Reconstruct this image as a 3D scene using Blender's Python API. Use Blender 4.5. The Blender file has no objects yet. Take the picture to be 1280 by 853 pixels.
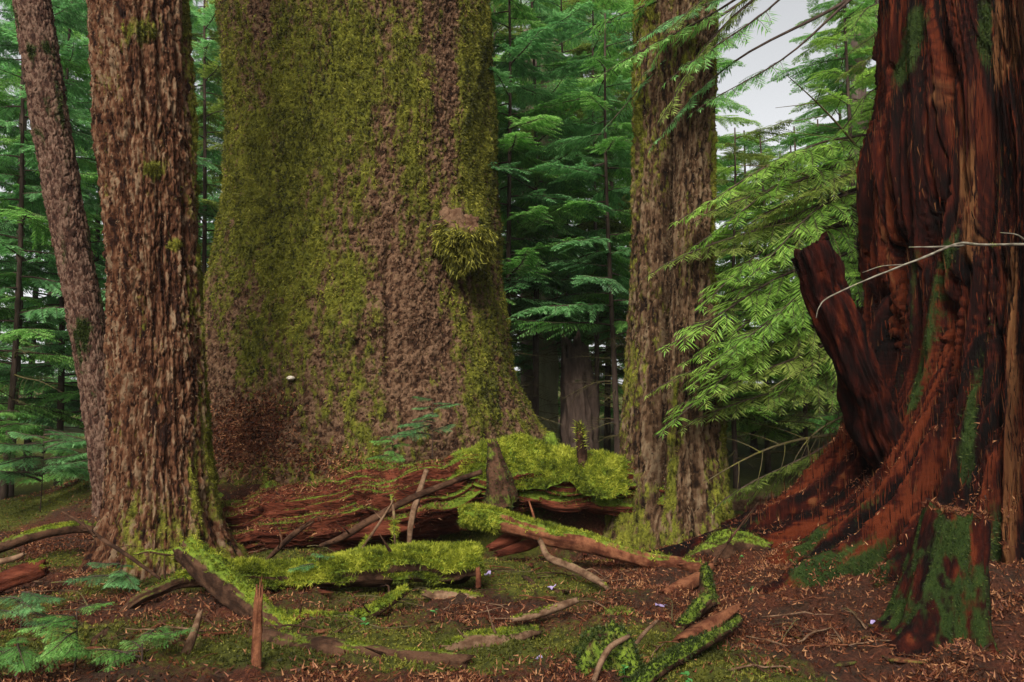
import bpy, math, random
import numpy as np

# ------------------------------------------------------------------ camera, sky, sun, exposure
SC = bpy.context.scene
COL = SC.collection
F_PX, HORIZON, CAM_Z = 995.0, 515.0, 1.6
PITCH = math.atan((HORIZON - 426.5) / F_PX)
cam_data = bpy.data.cameras.new('camera')
cam = bpy.data.objects.new('camera', cam_data)
COL.objects.link(cam)
cam.location = (0, 0, CAM_Z)
cam.rotation_euler = (math.pi / 2 + PITCH, 0, 0)
cam_data.sensor_width = 36.0
cam_data.lens = 36.0 * F_PX / 1280.0
cam_data.clip_start = 0.05
cam_data.clip_end = 2000
SC.camera = cam

SUN_EL, SUN_AZ = math.radians(40), math.radians(-166)      # azimuth from +Y towards +X: soft light over the left shoulder
world = bpy.data.worlds.new('World')
SC.world = world
world.use_nodes = True
wn = world.node_tree.nodes
wl = world.node_tree.links
bg = wn['Background']
sky = wn.new('ShaderNodeTexSky')
sky.sky_type = 'NISHITA'
sky.sun_disc = False
sky.sun_elevation = SUN_EL
sky.sun_rotation = SUN_AZ
sky.air_density = 1.0
sky.dust_density = 2.0
sky.ozone_density = 1.0
hs = wn.new('ShaderNodeHueSaturation')                   # overcast: almost colourless
hs.inputs['Saturation'].default_value = 0.10
wl.new(sky.outputs[0], hs.inputs['Color'])
wl.new(hs.outputs[0], bg.inputs['Color'])
bg.inputs['Strength'].default_value = 0.09

sun_data = bpy.data.lights.new('sun', 'SUN')
sun_data.energy = 3.4
sun_data.angle = math.radians(30)
sun_data.color = (1.0, 0.95, 0.84)
sun = bpy.data.objects.new('sun', sun_data)
COL.objects.link(sun)
sun.location = (20, 30, 40)
sun.rotation_euler = (math.pi / 2 - SUN_EL, 0, math.pi - SUN_AZ)

SC.view_settings.view_transform = 'Standard'
SC.view_settings.look = 'None'
SC.view_settings.gamma = 1.0
SC.view_settings.use_curve_mapping = False
SC.view_settings.exposure = 1.1
SC.render.engine = 'CYCLES'
SC.cycles.max_bounces = 9
SC.cycles.diffuse_bounces = 7
SC.cycles.glossy_bounces = 2
SC.cycles.transmission_bounces = 3
SC.cycles.transparent_max_bounces = 4
SC.cycles.use_denoising = True

RNG = np.random.default_rng(7)
random.seed(7)

# ------------------------------------------------------------------ projection helpers (where things stand)
CP, SP = math.cos(PITCH), math.sin(PITCH)
def W(px, py, Y):
    xc, yc = (px - 640.0) / F_PX, (426.5 - py) / F_PX
    d = (xc, CP - yc * SP, SP + yc * CP)
    t = Y / d[1]
    return np.array([d[0] * t, Y, CAM_Z + d[2] * t])
def proj(V):
    x, y, z = V[:, 0], V[:, 1], V[:, 2] - CAM_Z
    fwd = y * CP + z * SP
    up = -y * SP + z * CP
    fwd = np.maximum(fwd, 0.05)
    return 640 + F_PX * x / fwd, 426.5 - F_PX * up / fwd
def mpp(Y):                      # metres in a photograph pixel at depth Y
    return Y / F_PX

# ------------------------------------------------------------------ noise
def _hash(ix, iy, iz, seed):
    h = (ix.astype(np.int64) * 374761393 + iy.astype(np.int64) * 668265263 + iz.astype(np.int64) * 2147483647 + seed * 974634777) & 0xFFFFFFFF
    h = ((h ^ (h >> 13)) * 1274126177) & 0xFFFFFFFF
    h = ((h ^ (h >> 16)) * 2246822519) & 0xFFFFFFFF
    return ((h ^ (h >> 15)) & 0xFFFFFF) / float(0xFFFFFF)
def noise(x, y, z=None, seed=0):
    x = np.asarray(x, float); y = np.asarray(y, float)
    z = np.zeros_like(x) if z is None else np.asarray(z, float)
    x, y, z = np.broadcast_arrays(x, y, z)
    ix, iy, iz = np.floor(x), np.floor(y), np.floor(z)
    fx, fy, fz = x - ix, y - iy, z - iz
    fx = fx * fx * fx * (fx * (fx * 6 - 15) + 10)
    fy = fy * fy * fy * (fy * (fy * 6 - 15) + 10)
    fz = fz * fz * fz * (fz * (fz * 6 - 15) + 10)
    ix, iy, iz = ix.astype(np.int64), iy.astype(np.int64), iz.astype(np.int64)
    r = 0
    for a in (0, 1):
        for b in (0, 1):
            for c in (0, 1):
                w = (fx if a else 1 - fx) * (fy if b else 1 - fy) * (fz if c else 1 - fz)
                r = r + w * _hash(ix + a, iy + b, iz + c, seed)
    return r * 2 - 1
def fbm(x, y, z=None, o=4, seed=0, g=0.5):
    r, a, f, t = 0, 1.0, 1.0, 0
    for i in range(o):
        r = r + a * noise(np.asarray(x) * f, np.asarray(y) * f, None if z is None else np.asarray(z) * f, seed + i * 17)
        t += a; a *= g; f *= 2.03
    return r / t
def ridged(x, y, z=None, o=3, seed=0):
    r, a, f, t = 0, 1.0, 1.0, 0
    for i in range(o):
        r = r + a * (1 - np.abs(noise(np.asarray(x) * f, np.asarray(y) * f, None if z is None else np.asarray(z) * f, seed + i * 31)) * 2)
        t += a; a *= 0.5; f *= 2.1
    return r / t
def cells(u, v, seed=0):
    """cellular noise: (F1, F2, id)"""
    iu, iv = np.floor(u).astype(np.int64), np.floor(v).astype(np.int64)
    f1 = np.full(u.shape, 9.0); f2 = np.full(u.shape, 9.0); cid = np.zeros(u.shape)
    for a in (-1, 0, 1):
        for b in (-1, 0, 1):
            cx, cy = iu + a, iv + b
            zz = np.zeros_like(cx)
            px = cx + 0.1 + 0.8 * _hash(cx, cy, zz, seed + 1)
            py = cy + 0.1 + 0.8 * _hash(cx, cy, zz, seed + 2)
            d = np.hypot(px - u, py - v)
            idv = _hash(cx, cy, zz, seed + 3)
            new = d < f1
            f2 = np.where(new, f1, np.minimum(f2, d))
            cid = np.where(new, idv, cid)
            f1 = np.where(new, d, f1)
    return f1, f2, cid
def sstep(a, b, x):
    t = np.clip((x - a) / (b - a), 0, 1)
    return t * t * (3 - 2 * t)

# ------------------------------------------------------------------ mesh helpers
def mesh_np(name, V, T, mats, attrs=None, smooth=True, midx=None):
    V = np.asarray(V, np.float32); T = np.asarray(T, np.int32)
    me = bpy.data.meshes.new(name)
    me.vertices.add(len(V)); me.vertices.foreach_set('co', V.ravel())
    k = T.shape[1]
    me.loops.add(T.size); me.loops.foreach_set('vertex_index', T.ravel())
    me.polygons.add(len(T))
    me.polygons.foreach_set('loop_start', np.arange(0, T.size, k, dtype=np.int32))
    me.polygons.foreach_set('loop_total', np.full(len(T), k, np.int32))
    if smooth:
        me.polygons.foreach_set('use_smooth', np.ones(len(T), bool))
    for m in (mats if isinstance(mats, (list, tuple)) else [mats]):
        me.materials.append(m)
    if midx is not None:
        me.polygons.foreach_set('material_index', np.asarray(midx, np.int32))
    me.update(calc_edges=True)
    for key, val in (attrs or {}).items():
        at = me.attributes.new(key, 'FLOAT', 'POINT')
        at.data.foreach_set('value', np.asarray(val, np.float32))
    return me
def grid_tris(nr, nc, wrap=False):
    r = np.arange(nr - 1)[:, None]; c = np.arange(nc if wrap else nc - 1)[None, :]
    c2 = (c + 1) % nc
    a = r * nc + c; b = r * nc + c2; d = (r + 1) * nc + c; e = (r + 1) * nc + c2
    t1 = np.stack([a, b, e], -1).reshape(-1, 3); t2 = np.stack([a, e, d], -1).reshape(-1, 3)
    return np.concatenate([t1, t2])
def merge(parts):
    Vs, Ts, n = [], [], 0
    for V, T in parts:
        Vs.append(V); Ts.append(np.asarray(T) + n); n += len(V)
    return np.concatenate(Vs), np.concatenate(Ts)
def face_normals(V, T):
    n = np.cross(V[T[:, 1]] - V[T[:, 0]], V[T[:, 2]] - V[T[:, 0]])
    a = np.linalg.norm(n, axis=1)
    return n / np.maximum(a, 1e-12)[:, None], a * 0.5
def vert_normals(V, T):
    n = np.cross(V[T[:, 1]] - V[T[:, 0]], V[T[:, 2]] - V[T[:, 0]])
    r = np.zeros_like(V)
    for i in range(3):
        np.add.at(r, T[:, i], n)
    return r / np.maximum(np.linalg.norm(r, axis=1), 1e-12)[:, None]

def spline(pts, n):
    """Catmull-Rom through pts (k, m) sampled at n points"""
    P = np.asarray(pts, float)
    if len(P) == 2:
        t = np.linspace(0, 1, n)[:, None]
        return P[0] * (1 - t) + P[1] * t
    P = np.vstack([2 * P[0] - P[1], P, 2 * P[-1] - P[-2]])
    seg = len(P) - 3
    t = np.linspace(0, seg - 1e-6, n)
    i = t.astype(int); f = (t - i)[:, None]
    p0, p1, p2, p3 = P[i], P[i + 1], P[i + 2], P[i + 3]
    return 0.5 * (2 * p1 + (p2 - p0) * f + (2 * p0 - 5 * p1 + 4 * p2 - p3) * f ** 2 + (3 * p1 - p0 - 3 * p2 + p3) * f ** 3)
def tube(path, rad, ns, disp=None, cap=True, jag=0.0, seed=0):
    """tube along path (n,3) with radii (n,), disp(theta, s, x) -> extra radius; jagged ends"""
    n = len(path)
    tan = np.gradient(path, axis=0)
    tan /= np.maximum(np.linalg.norm(tan, axis=1), 1e-9)[:, None]
    up = np.array([0, 0, 1.0]) if abs(tan[0][2]) < 0.8 else np.array([1.0, 0, 0])
    A = np.zeros_like(path); B = np.zeros_like(path)
    a = np.cross(up, tan[0]); a /= np.linalg.norm(a)
    for i in range(n):
        a = a - tan[i] * a.dot(tan[i]); a /= np.linalg.norm(a)
        A[i] = a; B[i] = np.cross(tan[i], a)
    th = np.linspace(0, 2 * math.pi, ns, endpoint=False)
    s = np.concatenate([[0], np.cumsum(np.linalg.norm(np.diff(path, axis=0), axis=1))])
    TH, S = np.meshgrid(th, s)
    R = np.asarray(rad, float)[:, None] * np.ones_like(TH)
    if disp is not None:
        R = R + disp(TH, S, R)
    V = path[:, None, :] + (A[:, None, :] * np.cos(TH)[..., None] + B[:, None, :] * np.sin(TH)[..., None]) * R[..., None]
    if jag > 0:
        j = jag * noise(np.cos(th) * 4 + seed, np.sin(th) * 4, seed=seed + 5) + 0.5 * jag * noise(np.cos(th) * 9, np.sin(th) * 9 + seed, seed=seed + 9)
        V[-1] += tan[-1] * j[:, None]
        V[0] -= tan[0] * np.roll(j, ns // 3)[:, None]
    V = V.reshape(-1, 3)
    T = grid_tris(n, ns, wrap=True)
    if cap:
        caps = []
        for end, base, sgn in ((0, 0, -1), (n - 1, (n - 1) * ns, 1)):
            # recessed inner ring and centre: a broken end rather than a flat disc
            r0 = V[base:base + ns]
            c = r0.mean(0)
            inner = c + (r0 - c) * 0.55 - sgn * tan[end] * rad[end] * 0.15
            k = len(V)
            V = np.vstack([V, inner, c[None] + sgn * tan[end] * rad[end] * 0.1])
            i = np.arange(ns); i2 = (i + 1) % ns
            o1, o2, n1, n2, cc = base + i, base + i2, k + i, k + i2, np.full(ns, k + ns)
            if sgn > 0:
                caps += [np.stack([o1, o2, n2], 1), np.stack([o1, n2, n1], 1), np.stack([n1, n2, cc], 1)]
            else:
                caps += [np.stack([o2, o1, n2], 1), np.stack([n2, o1, n1], 1), np.stack([n2, n1, cc], 1)]
        T = np.concatenate([T] + caps)
    return V, T

def sample(V, T, wv, n, rng):
    fn, ar = face_normals(V, T)
    w = ar * wv[T].mean(1)
    c = np.cumsum(w)
    if c[-1] <= 0:
        return np.zeros((0, 3)), np.zeros((0, 3)), np.zeros(0)
    f = np.searchsorted(c, rng.random(n) * c[-1])
    f = np.minimum(f, len(T) - 1)
    a, b = rng.random(n), rng.random(n)
    k = a + b > 1
    a[k], b[k] = 1 - a[k], 1 - b[k]
    P = V[T[f, 0]] + (V[T[f, 1]] - V[T[f, 0]]) * a[:, None] + (V[T[f, 2]] - V[T[f, 0]]) * b[:, None]
    return P, fn[f], wv[T[f]].mean(1)
def tufts(P, N, L, Wd, along=(0, 0, 0), nw=1.0, spread=0.6, rng=RNG, sink=0.004, tint=None, star=1, sprig=0.0):
    """pointed blades leaning to along; with star > 1 they radiate in little sprigs from every star-th point"""
    if star > 1:
        k = np.repeat(np.arange(0, len(P), star), star)[:len(P)]
        P, N = P[k], N[k]
        P = P + N * (sprig * rng.random(len(P)))[:, None]
        if tint is not None: tint = tint[k]
    n = len(P)
    d = N * nw + np.asarray(along) + rng.normal(0, spread, (n, 3))
    d /= np.maximum(np.linalg.norm(d, axis=1), 1e-9)[:, None]
    s = np.cross(d, rng.normal(0, 1, (n, 3)))
    s /= np.maximum(np.linalg.norm(s, axis=1), 1e-9)[:, None]
    ln = (L * rng.uniform(0.5, 1.25, n))[:, None] if np.ndim(L) == 0 else (np.asarray(L) * rng.uniform(0.6, 1.2, n))[:, None]
    P0 = P - N * sink
    V = np.stack([P0 - s * Wd * .5, P0 + s * Wd * .5, P0 + d * ln], 1).reshape(-1, 3)
    T = np.arange(3 * n).reshape(-1, 3)
    t = rng.random(n) if tint is None else np.clip(tint + rng.normal(0, .16, n), 0, 1)
    return V, T, np.repeat(t, 3)

# ------------------------------------------------------------------ scene objects
def thing(name, label, cat, loc=(0, 0, 0), group=None):
    o = bpy.data.objects.new(name, None)
    o.empty_display_size = 0.1
    COL.objects.link(o)
    o.location = [float(v) for v in loc]
    o['label'] = label; o['category'] = cat
    if group: o['group'] = group
    return o
def obj(name, me, parent=None, label=None, cat=None, group=None, kind=None):
    """link a mesh whose coordinates are world coordinates; a parent is an Empty at a plain location"""
    o = bpy.data.objects.new(name, me)
    COL.objects.link(o)
    if parent is not None:
        o.parent = parent
        off = np.array(parent.location)
        p = parent.parent
        while p is not None:
            off = off + np.array(p.location); p = p.parent
        co = np.empty(len(me.vertices) * 3, np.float32)
        me.vertices.foreach_get('co', co)
        me.vertices.foreach_set('co', (co.reshape(-1, 3) - off.astype(np.float32)).ravel())
        me.update()
    if label: o['label'] = label
    if cat: o['category'] = cat
    if group: o['group'] = group
    if kind: o['kind'] = kind
    return o

# ------------------------------------------------------------------ materials
def new_mat(name):
    m = bpy.data.materials.new(name); m.use_nodes = True
    nt = m.node_tree
    for n in list(nt.nodes):
        nt.nodes.remove(n)
    out = nt.nodes.new('ShaderNodeOutputMaterial')
    return m, nt, out
def ramp(nt, fac, stops):
    r = nt.nodes.new('ShaderNodeValToRGB')
    cr = r.color_ramp
    while len(cr.elements) < len(stops):
        cr.elements.new(0.5)
    for e, (p, c) in zip(cr.elements, stops):
        e.position = p; e.color = (*c, 1)
    nt.links.new(fac, r.inputs[0])
    return r.outputs[0]
def tex(nt, scale, stretch=(1, 1, 1), detail=6, rough=0.6, coord='Object', dist=0.0):
    tc = nt.nodes.new('ShaderNodeTexCoord'); mp = nt.nodes.new('ShaderNodeMapping')
    mp.inputs['Scale'].default_value = stretch
    nt.links.new(tc.outputs[coord], mp.inputs[0])
    n = nt.nodes.new('ShaderNodeTexNoise')
    n.inputs['Scale'].default_value = scale; n.inputs['Detail'].default_value = detail
    n.inputs['Roughness'].default_value = rough; n.inputs['Distortion'].default_value = dist
    nt.links.new(mp.outputs[0], n.inputs['Vector'])
    return n.outputs['Fac']
def math_n(nt, op, a, b, clamp=False):
    m = nt.nodes.new('ShaderNodeMath'); m.operation = op; m.use_clamp = clamp
    for i, v in enumerate((a, b)):
        if isinstance(v, (int, float)): m.inputs[i].default_value = v
        else: nt.links.new(v, m.inputs[i])
    return m.outputs[0]
def mixc(nt, f, a, b):
    m = nt.nodes.new('ShaderNodeMix'); m.data_type = 'RGBA'
    nt.links.new(f, m.inputs[0]); nt.links.new(a, m.inputs[6]); nt.links.new(b, m.inputs[7])
    return m.outputs[2]
def attr(nt, name):
    a = nt.nodes.new('ShaderNodeAttribute'); a.attribute_name = name
    return a.outputs['Fac']
def bumpn(nt, h, strength, dist):
    b = nt.nodes.new('ShaderNodeBump'); b.inputs['Strength'].default_value = strength
    b.inputs['Distance'].default_value = dist
    nt.links.new(h, b.inputs['Height'])
    return b.outputs[0]
def mat_wood(name, cols, moss, scale=9, stretch=(1, 1, .25), bscale=60, bstr=.8, bdist=.02, rough=.92, spec=.10, second=None, mossbreak=.55):
    """bark or dead wood; vertex attribute 'moss' blends into the moss colours, 'tan' into the second colour"""
    m, nt, out = new_mat(name)
    n1 = math_n(nt, 'ADD', tex(nt, scale, stretch, 8, .68), math_n(nt, 'MULTIPLY', attr(nt, 'plate'), .45))     # 'plate': each bark plate or fibre has its own tone
    c = ramp(nt, n1, [(p, k) for p, k in zip(np.linspace(.28, .74, len(cols)), cols)])
    if second:
        ns = tex(nt, scale * .6, stretch, 6, .7)
        c2 = ramp(nt, ns, [(.3, second[0]), (.7, second[1])])
        f2 = math_n(nt, 'ADD', attr(nt, 'tan'), math_n(nt, 'MULTIPLY', math_n(nt, 'SUBTRACT', n1, .5), .9), True)
        f2 = ramp(nt, f2, [(.3, (0, 0, 0)), (.6, (1, 1, 1))])
        c = mixc(nt, f2, c, c2)
    n2 = tex(nt, scale * 2.2, (1, 1, .6), 5, .7)
    mc = ramp(nt, tex(nt, scale * 1.3, (1, 1, .7), 6, .75), [(.3, moss[0]), (.7, moss[1])])
    f = math_n(nt, 'ADD', attr(nt, 'moss'), math_n(nt, 'MULTIPLY', math_n(nt, 'SUBTRACT', n2, .5), mossbreak * 2))
    f = ramp(nt, f, [(.32, (0, 0, 0)), (.62, (1, 1, 1))])
    c = mixc(nt, f, c, mc)
    bs = nt.nodes.new('ShaderNodeBsdfPrincipled')
    nt.links.new(c, bs.inputs['Base Color'])
    bs.inputs['Roughness'].default_value = rough
    bs.inputs['Specular IOR Level'].default_value = spec
    h = math_n(nt, 'ADD', tex(nt, bscale, (stretch[0], stretch[1], max(stretch[2], .22)), 7, .7), math_n(nt, 'MULTIPLY', tex(nt, bscale * 3, (1, 1, .5), 4, .7), .35))
    nt.links.new(bumpn(nt, h, bstr, bdist), bs.inputs['Normal'])
    nt.links.new(bs.outputs[0], out.inputs[0])
    return m
def mat_leaf(name, stops, trans=.45, noise_scale=None, objrand=0.0, rough=.6, gloss=.012):
    m, nt, out = new_mat(name)
    f = attr(nt, 'tint')
    if noise_scale:
        f = math_n(nt, 'ADD', f, math_n(nt, 'MULTIPLY', math_n(nt, 'SUBTRACT', tex(nt, noise_scale, (1, 1, 1), 4, .6), .5), 1.0))
    if objrand:
        oi = nt.nodes.new('ShaderNodeObjectInfo')
        f = math_n(nt, 'ADD', f, math_n(nt, 'MULTIPLY', math_n(nt, 'SUBTRACT', oi.outputs['Random'], .5), objrand))
    c = ramp(nt, f, stops)
    d = nt.nodes.new('ShaderNodeBsdfDiffuse'); t = nt.nodes.new('ShaderNodeBsdfTranslucent')
    g = nt.nodes.new('ShaderNodeBsdfGlossy'); g.inputs['Roughness'].default_value = rough
    mx = nt.nodes.new('ShaderNodeMixShader'); mx.inputs[0].default_value = trans
    mg = nt.nodes.new('ShaderNodeMixShader'); mg.inputs[0].default_value = gloss
    nt.links.new(c, d.inputs[0]); nt.links.new(c, t.inputs[0])
    nt.links.new(d.outputs[0], mx.inputs[1]); nt.links.new(t.outputs[0], mx.inputs[2])
    nt.links.new(mx.outputs[0], mg.inputs[1]); nt.links.new(g.outputs[0], mg.inputs[2])
    nt.links.new(mg.outputs[0], out.inputs[0])
    return m

M = {}
MOSS_OLIVE = [(.035, .042, .006), (.17, .165, .020)]
MOSS_GREEN = [(.03, .055, .006), (.14, .19, .020)]
MOSS_DARK = [(.008, .018, .004), (.032, .052, .010)]
M['spruce_bark'] = mat_wood('spruce_bark', [(.022, .010, .006), (.080, .039, .021), (.17, .098, .058), (.055, .025, .013)], MOSS_OLIVE, scale=7, stretch=(1, 1, .55), bscale=26, bstr=1.0, bdist=.06)
M['plate_bark'] = mat_wood('plate_bark', [(.011, .004, .0025), (.046, .016, .007), (.10, .044, .022), (.155, .10, .06)], MOSS_OLIVE, scale=14, stretch=(1, 1, .25), bscale=45, bstr=1.0, bdist=.025)
M['pole_bark'] = mat_wood('pole_bark', [(.022, .010, .007), (.058, .027, .018), (.14, .085, .06), (.045, .019, .011)], MOSS_DARK, scale=10, stretch=(1, 1, .6), bscale=50, bstr=1.0, bdist=.025)
M['fluted_bark'] = mat_wood('fluted_bark', [(.010, .005, .003), (.042, .021, .010), (.088, .050, .027), (.13, .088, .052)], MOSS_OLIVE, scale=12, stretch=(1, 1, .2), bscale=40, bstr=1.0, bdist=.03)
M['cedar_rot'] = mat_wood('cedar_rot', [(.0025, .0007, .0005), (.011, .0016, .0009), (.031, .0040, .0016), (.085, .016, .005)], MOSS_DARK, scale=8, stretch=(1, 1, .08), bscale=40, bstr=1.0, bdist=.04, second=[(.05, .014, .005), (.17, .075, .028)])
M['red_log'] = mat_wood('red_log', [(.013, .0035, .002), (.055, .012, .006), (.125, .034, .017), (.034, .008, .0045)], MOSS_GREEN, scale=9, stretch=(.22, 1, 1), bscale=36, bstr=1.0, bdist=.03)
M['dark_wood'] = mat_wood('dark_wood', [(.007, .0035, .0025), (.022, .010, .0055), (.065, .032, .018), (.017, .007, .004)], MOSS_GREEN, scale=10, stretch=(.5, 1, .6), bscale=50, bstr=.8, bdist=.015)
M['red_wood'] = mat_wood('red_wood', [(.016, .005, .003), (.06, .018, .009), (.15, .058, .028), (.045, .013, .007)], MOSS_GREEN, scale=12, stretch=(.5, .8, .5), bscale=50, bstr=.8, bdist=.015)
M['tan_wood'] = mat_wood('tan_wood', [(.02, .010, .006), (.065, .034, .019), (.15, .09, .055), (.045, .021, .012)], MOSS_GREEN, scale=12, stretch=(.6, .8, .6), bscale=60, bstr=.7, bdist=.01)
M['thin_bark'] = mat_wood('thin_bark', [(.015, .010, .008), (.04, .026, .020), (.08, .055, .042)], MOSS_DARK, scale=12, bscale=50, bstr=.5, bdist=.01)
M['twig_bark'] = mat_wood('twig_bark', [(.03, .020, .012), (.06, .045, .025), (.11, .09, .05)], MOSS_OLIVE, scale=12, bscale=50, bstr=.5, bdist=.01)
M['far_bark'] = mat_wood('far_bark', [(.07, .045, .04), (.15, .10, .085), (.22, .16, .14)], MOSS_OLIVE, scale=6, bscale=20, bstr=.8, bdist=.03)
M['pale_bark'] = mat_wood('pale_bark', [(.12, .11, .06), (.22, .21, .12), (.32, .30, .19)], [(.10, .12, .03), (.20, .22, .07)], scale=6, bscale=20, bstr=.8, bdist=.03)
M['lichen_twig'] = mat_wood('lichen_twig', [(.05, .04, .03), (.12, .105, .08), (.24, .22, .175)], [(.12, .15, .04), (.25, .30, .10)], scale=30, stretch=(.5, 1, 1), bscale=90, bstr=.6, bdist=.006)
M['trunk_moss'] = mat_leaf('trunk_moss', [(0, (.018, .020, .004)), (.35, (.085, .085, .011)), (.7, (.20, .19, .022)), (1, (.36, .335, .055))], .4, 3.0)
M['log_moss'] = mat_leaf('log_moss', [(0, (.020, .030, .004)), (.35, (.10, .125, .010)), (.7, (.235, .265, .020)), (1, (.42, .43, .055))], .4, 4.0)
M['dark_moss'] = mat_leaf('dark_moss', [(0, (.006, .011, .002)), (.5, (.022, .036, .006)), (1, (.065, .085, .015))], .3, 3.0)
M['floor_moss'] = mat_leaf('floor_moss', [(0, (.016, .018, .003)), (.4, (.062, .066, .009)), (.75, (.135, .135, .018)), (1, (.24, .215, .036))], .35, 1.4)
M['litter'] = mat_leaf('litter', [(0, (.014, .004, .002)), (.35, (.055, .014, .006)), (.7, (.12, .038, .016)), (1, (.27, .13, .06))], .1, 2.0)
M['needles'] = mat_leaf('needles', [(0, (.045, .14, .024)), (.4, (.105, .29, .046)), (.75, (.20, .44, .08)), (1, (.34, .58, .16))], .6, .8, .6, gloss=.04)
M['needles_blue'] = mat_leaf('needles_blue', [(0, (.04, .13, .040)), (.4, (.095, .27, .078)), (.75, (.16, .39, .12)), (1, (.27, .54, .20))], .6, .8, .6, gloss=.05)
M['needles_lime'] = mat_leaf('needles_lime', [(0, (.07, .15, .020)), (.4, (.155, .31, .036)), (.75, (.27, .45, .06)), (1, (.40, .59, .13))], .6, .8, .5, gloss=.03)
M['needles_dull'] = mat_leaf('needles_dull', [(0, (.055, .090, .014)), (.5, (.16, .22, .034)), (1, (.31, .38, .075))], .55, .8, .5, gloss=.03)
M['sprout'] = mat_leaf('sprout', [(0, (.04, .14, .03)), (1, (.10, .30, .08))], .4)
M['lilac'] = mat_leaf('lilac', [(0, (.20, .15, .30)), (1, (.36, .28, .46))], .2)
M['fungus'] = mat_wood('fungus', [(.35, .28, .20), (.55, .48, .38), (.7, .64, .55)], MOSS_OLIVE, scale=20, bscale=60, bstr=.4, bdist=.01)
# ------------------------------------------------------------------ the ground
SPRUCE = W(455, 420, 13.5)[:2]
STUMP = np.array([5.30, 8.0])
def gz(x, y, fine=True):
    x = np.asarray(x, float); y = np.asarray(y, float)
    z = 0.07 * fbm(x * .45, y * .45, o=2, seed=3)
    d = np.hypot((x - SPRUCE[0]) * .9, y - SPRUCE[1])
    z = z + 0.62 * (1 - sstep(2.9, 4.7, d))
    d2 = np.hypot(x - STUMP[0], y - STUMP[1])
    z = z + 0.24 * (1 - sstep(2.2, 4.5, d2))
    z = z + 0.30 * np.exp(-((x + 6.5) ** 2 / 8 + (y - 12) ** 2 / 6))
    far = np.hypot(x, y)
    z = z + 0.9 * sstep(16, 45, far) + 6 * sstep(50, 160, far)
    z = z - 0.30 * np.exp(-((x - .05) / 1.25) ** 4 - ((y - 9.35) / .42) ** 2)      # the hollow under the nurse log
    z = z + 0.55 * np.exp(-((x - .75) / 1.0) ** 4 - ((y - 10.15) / .38) ** 2)        # bank added behind the nurse log, blocks light from behind the gap
    if fine:
        near = 1 - sstep(10, 18, far)
        z = z + near * (0.065 * fbm(x * 2.3, y * 2.3, o=3, seed=11) + 0.048 * fbm(x * 9, y * 9, o=3, seed=12) + 0.03 * np.maximum(0, fbm(x * 4.5, y * 4.5, o=2, seed=14)))
    return z
def G(px, py):
    """the ground point seen at a pixel"""
    lo, hi = 3.0, 60.0
    for Y in np.linspace(3.5, 60, 900):
        p = W(px, py, Y)
        if p[2] <= float(gz(p[0], p[1], False)):
            return p
    return W(px, py, 60)

def axis(dense0, dense1, step, far0, far1, growth=1.16):
    a = list(np.arange(dense0, dense1 + 1e-6, step))
    s = step; v = a[-1]
    while v < far1:
        s *= growth; v += s; a.append(v)
    s = step; v = a[0]; b = []
    while v > far0:
        s *= growth; v -= s; b.append(v)
    return np.array(b[::-1] + a)
gx = axis(-4.6, 4.6, .026, -150, 150)
gy = axis(4.3, 10.2, .026, -60, 200)
GX, GY = np.meshgrid(gx, gy)
GV = np.stack([GX, GY, gz(GX, GY)], -1).reshape(-1, 3)
GT = grid_tris(len(gy), len(gx))
def moss_field(x, y):
    n = fbm(x * .9 + 3, y * .9, o=4, seed=21) * .9 + .05
    n = n + .35 * np.exp(-((x - .6) / 1.0) ** 2 - ((y - 7.4) / 1.2) ** 2)        # green hollow between the logs
    n = n + .30 * np.exp(-((x + 1.6) / 1.0) ** 2 - ((y - 5.0) / .5) ** 2)
    n = n + .45 * np.exp(-((x + 4.2) / .8) ** 2 - ((y - 8.2) / .7) ** 2)
    n = n + .35 * np.exp(-((x - 1.5) / .5) ** 2 - ((y - 4.8) / .4) ** 2)
    n = n - .65 * sstep(1.5, 2.3, x) * (1 - sstep(7.2, 9.0, y))                  # cedar litter round the big stump
    n = n - .35 * np.exp(-((x - 1.35) / .5) ** 2 - ((y - 6.4) / .5) ** 2)
    n = n + .45 * sstep(11, 16, np.hypot(x, y))
    return np.clip(n + .25, 0, 1)
GM = moss_field(GV[:, 0], GV[:, 1])
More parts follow.
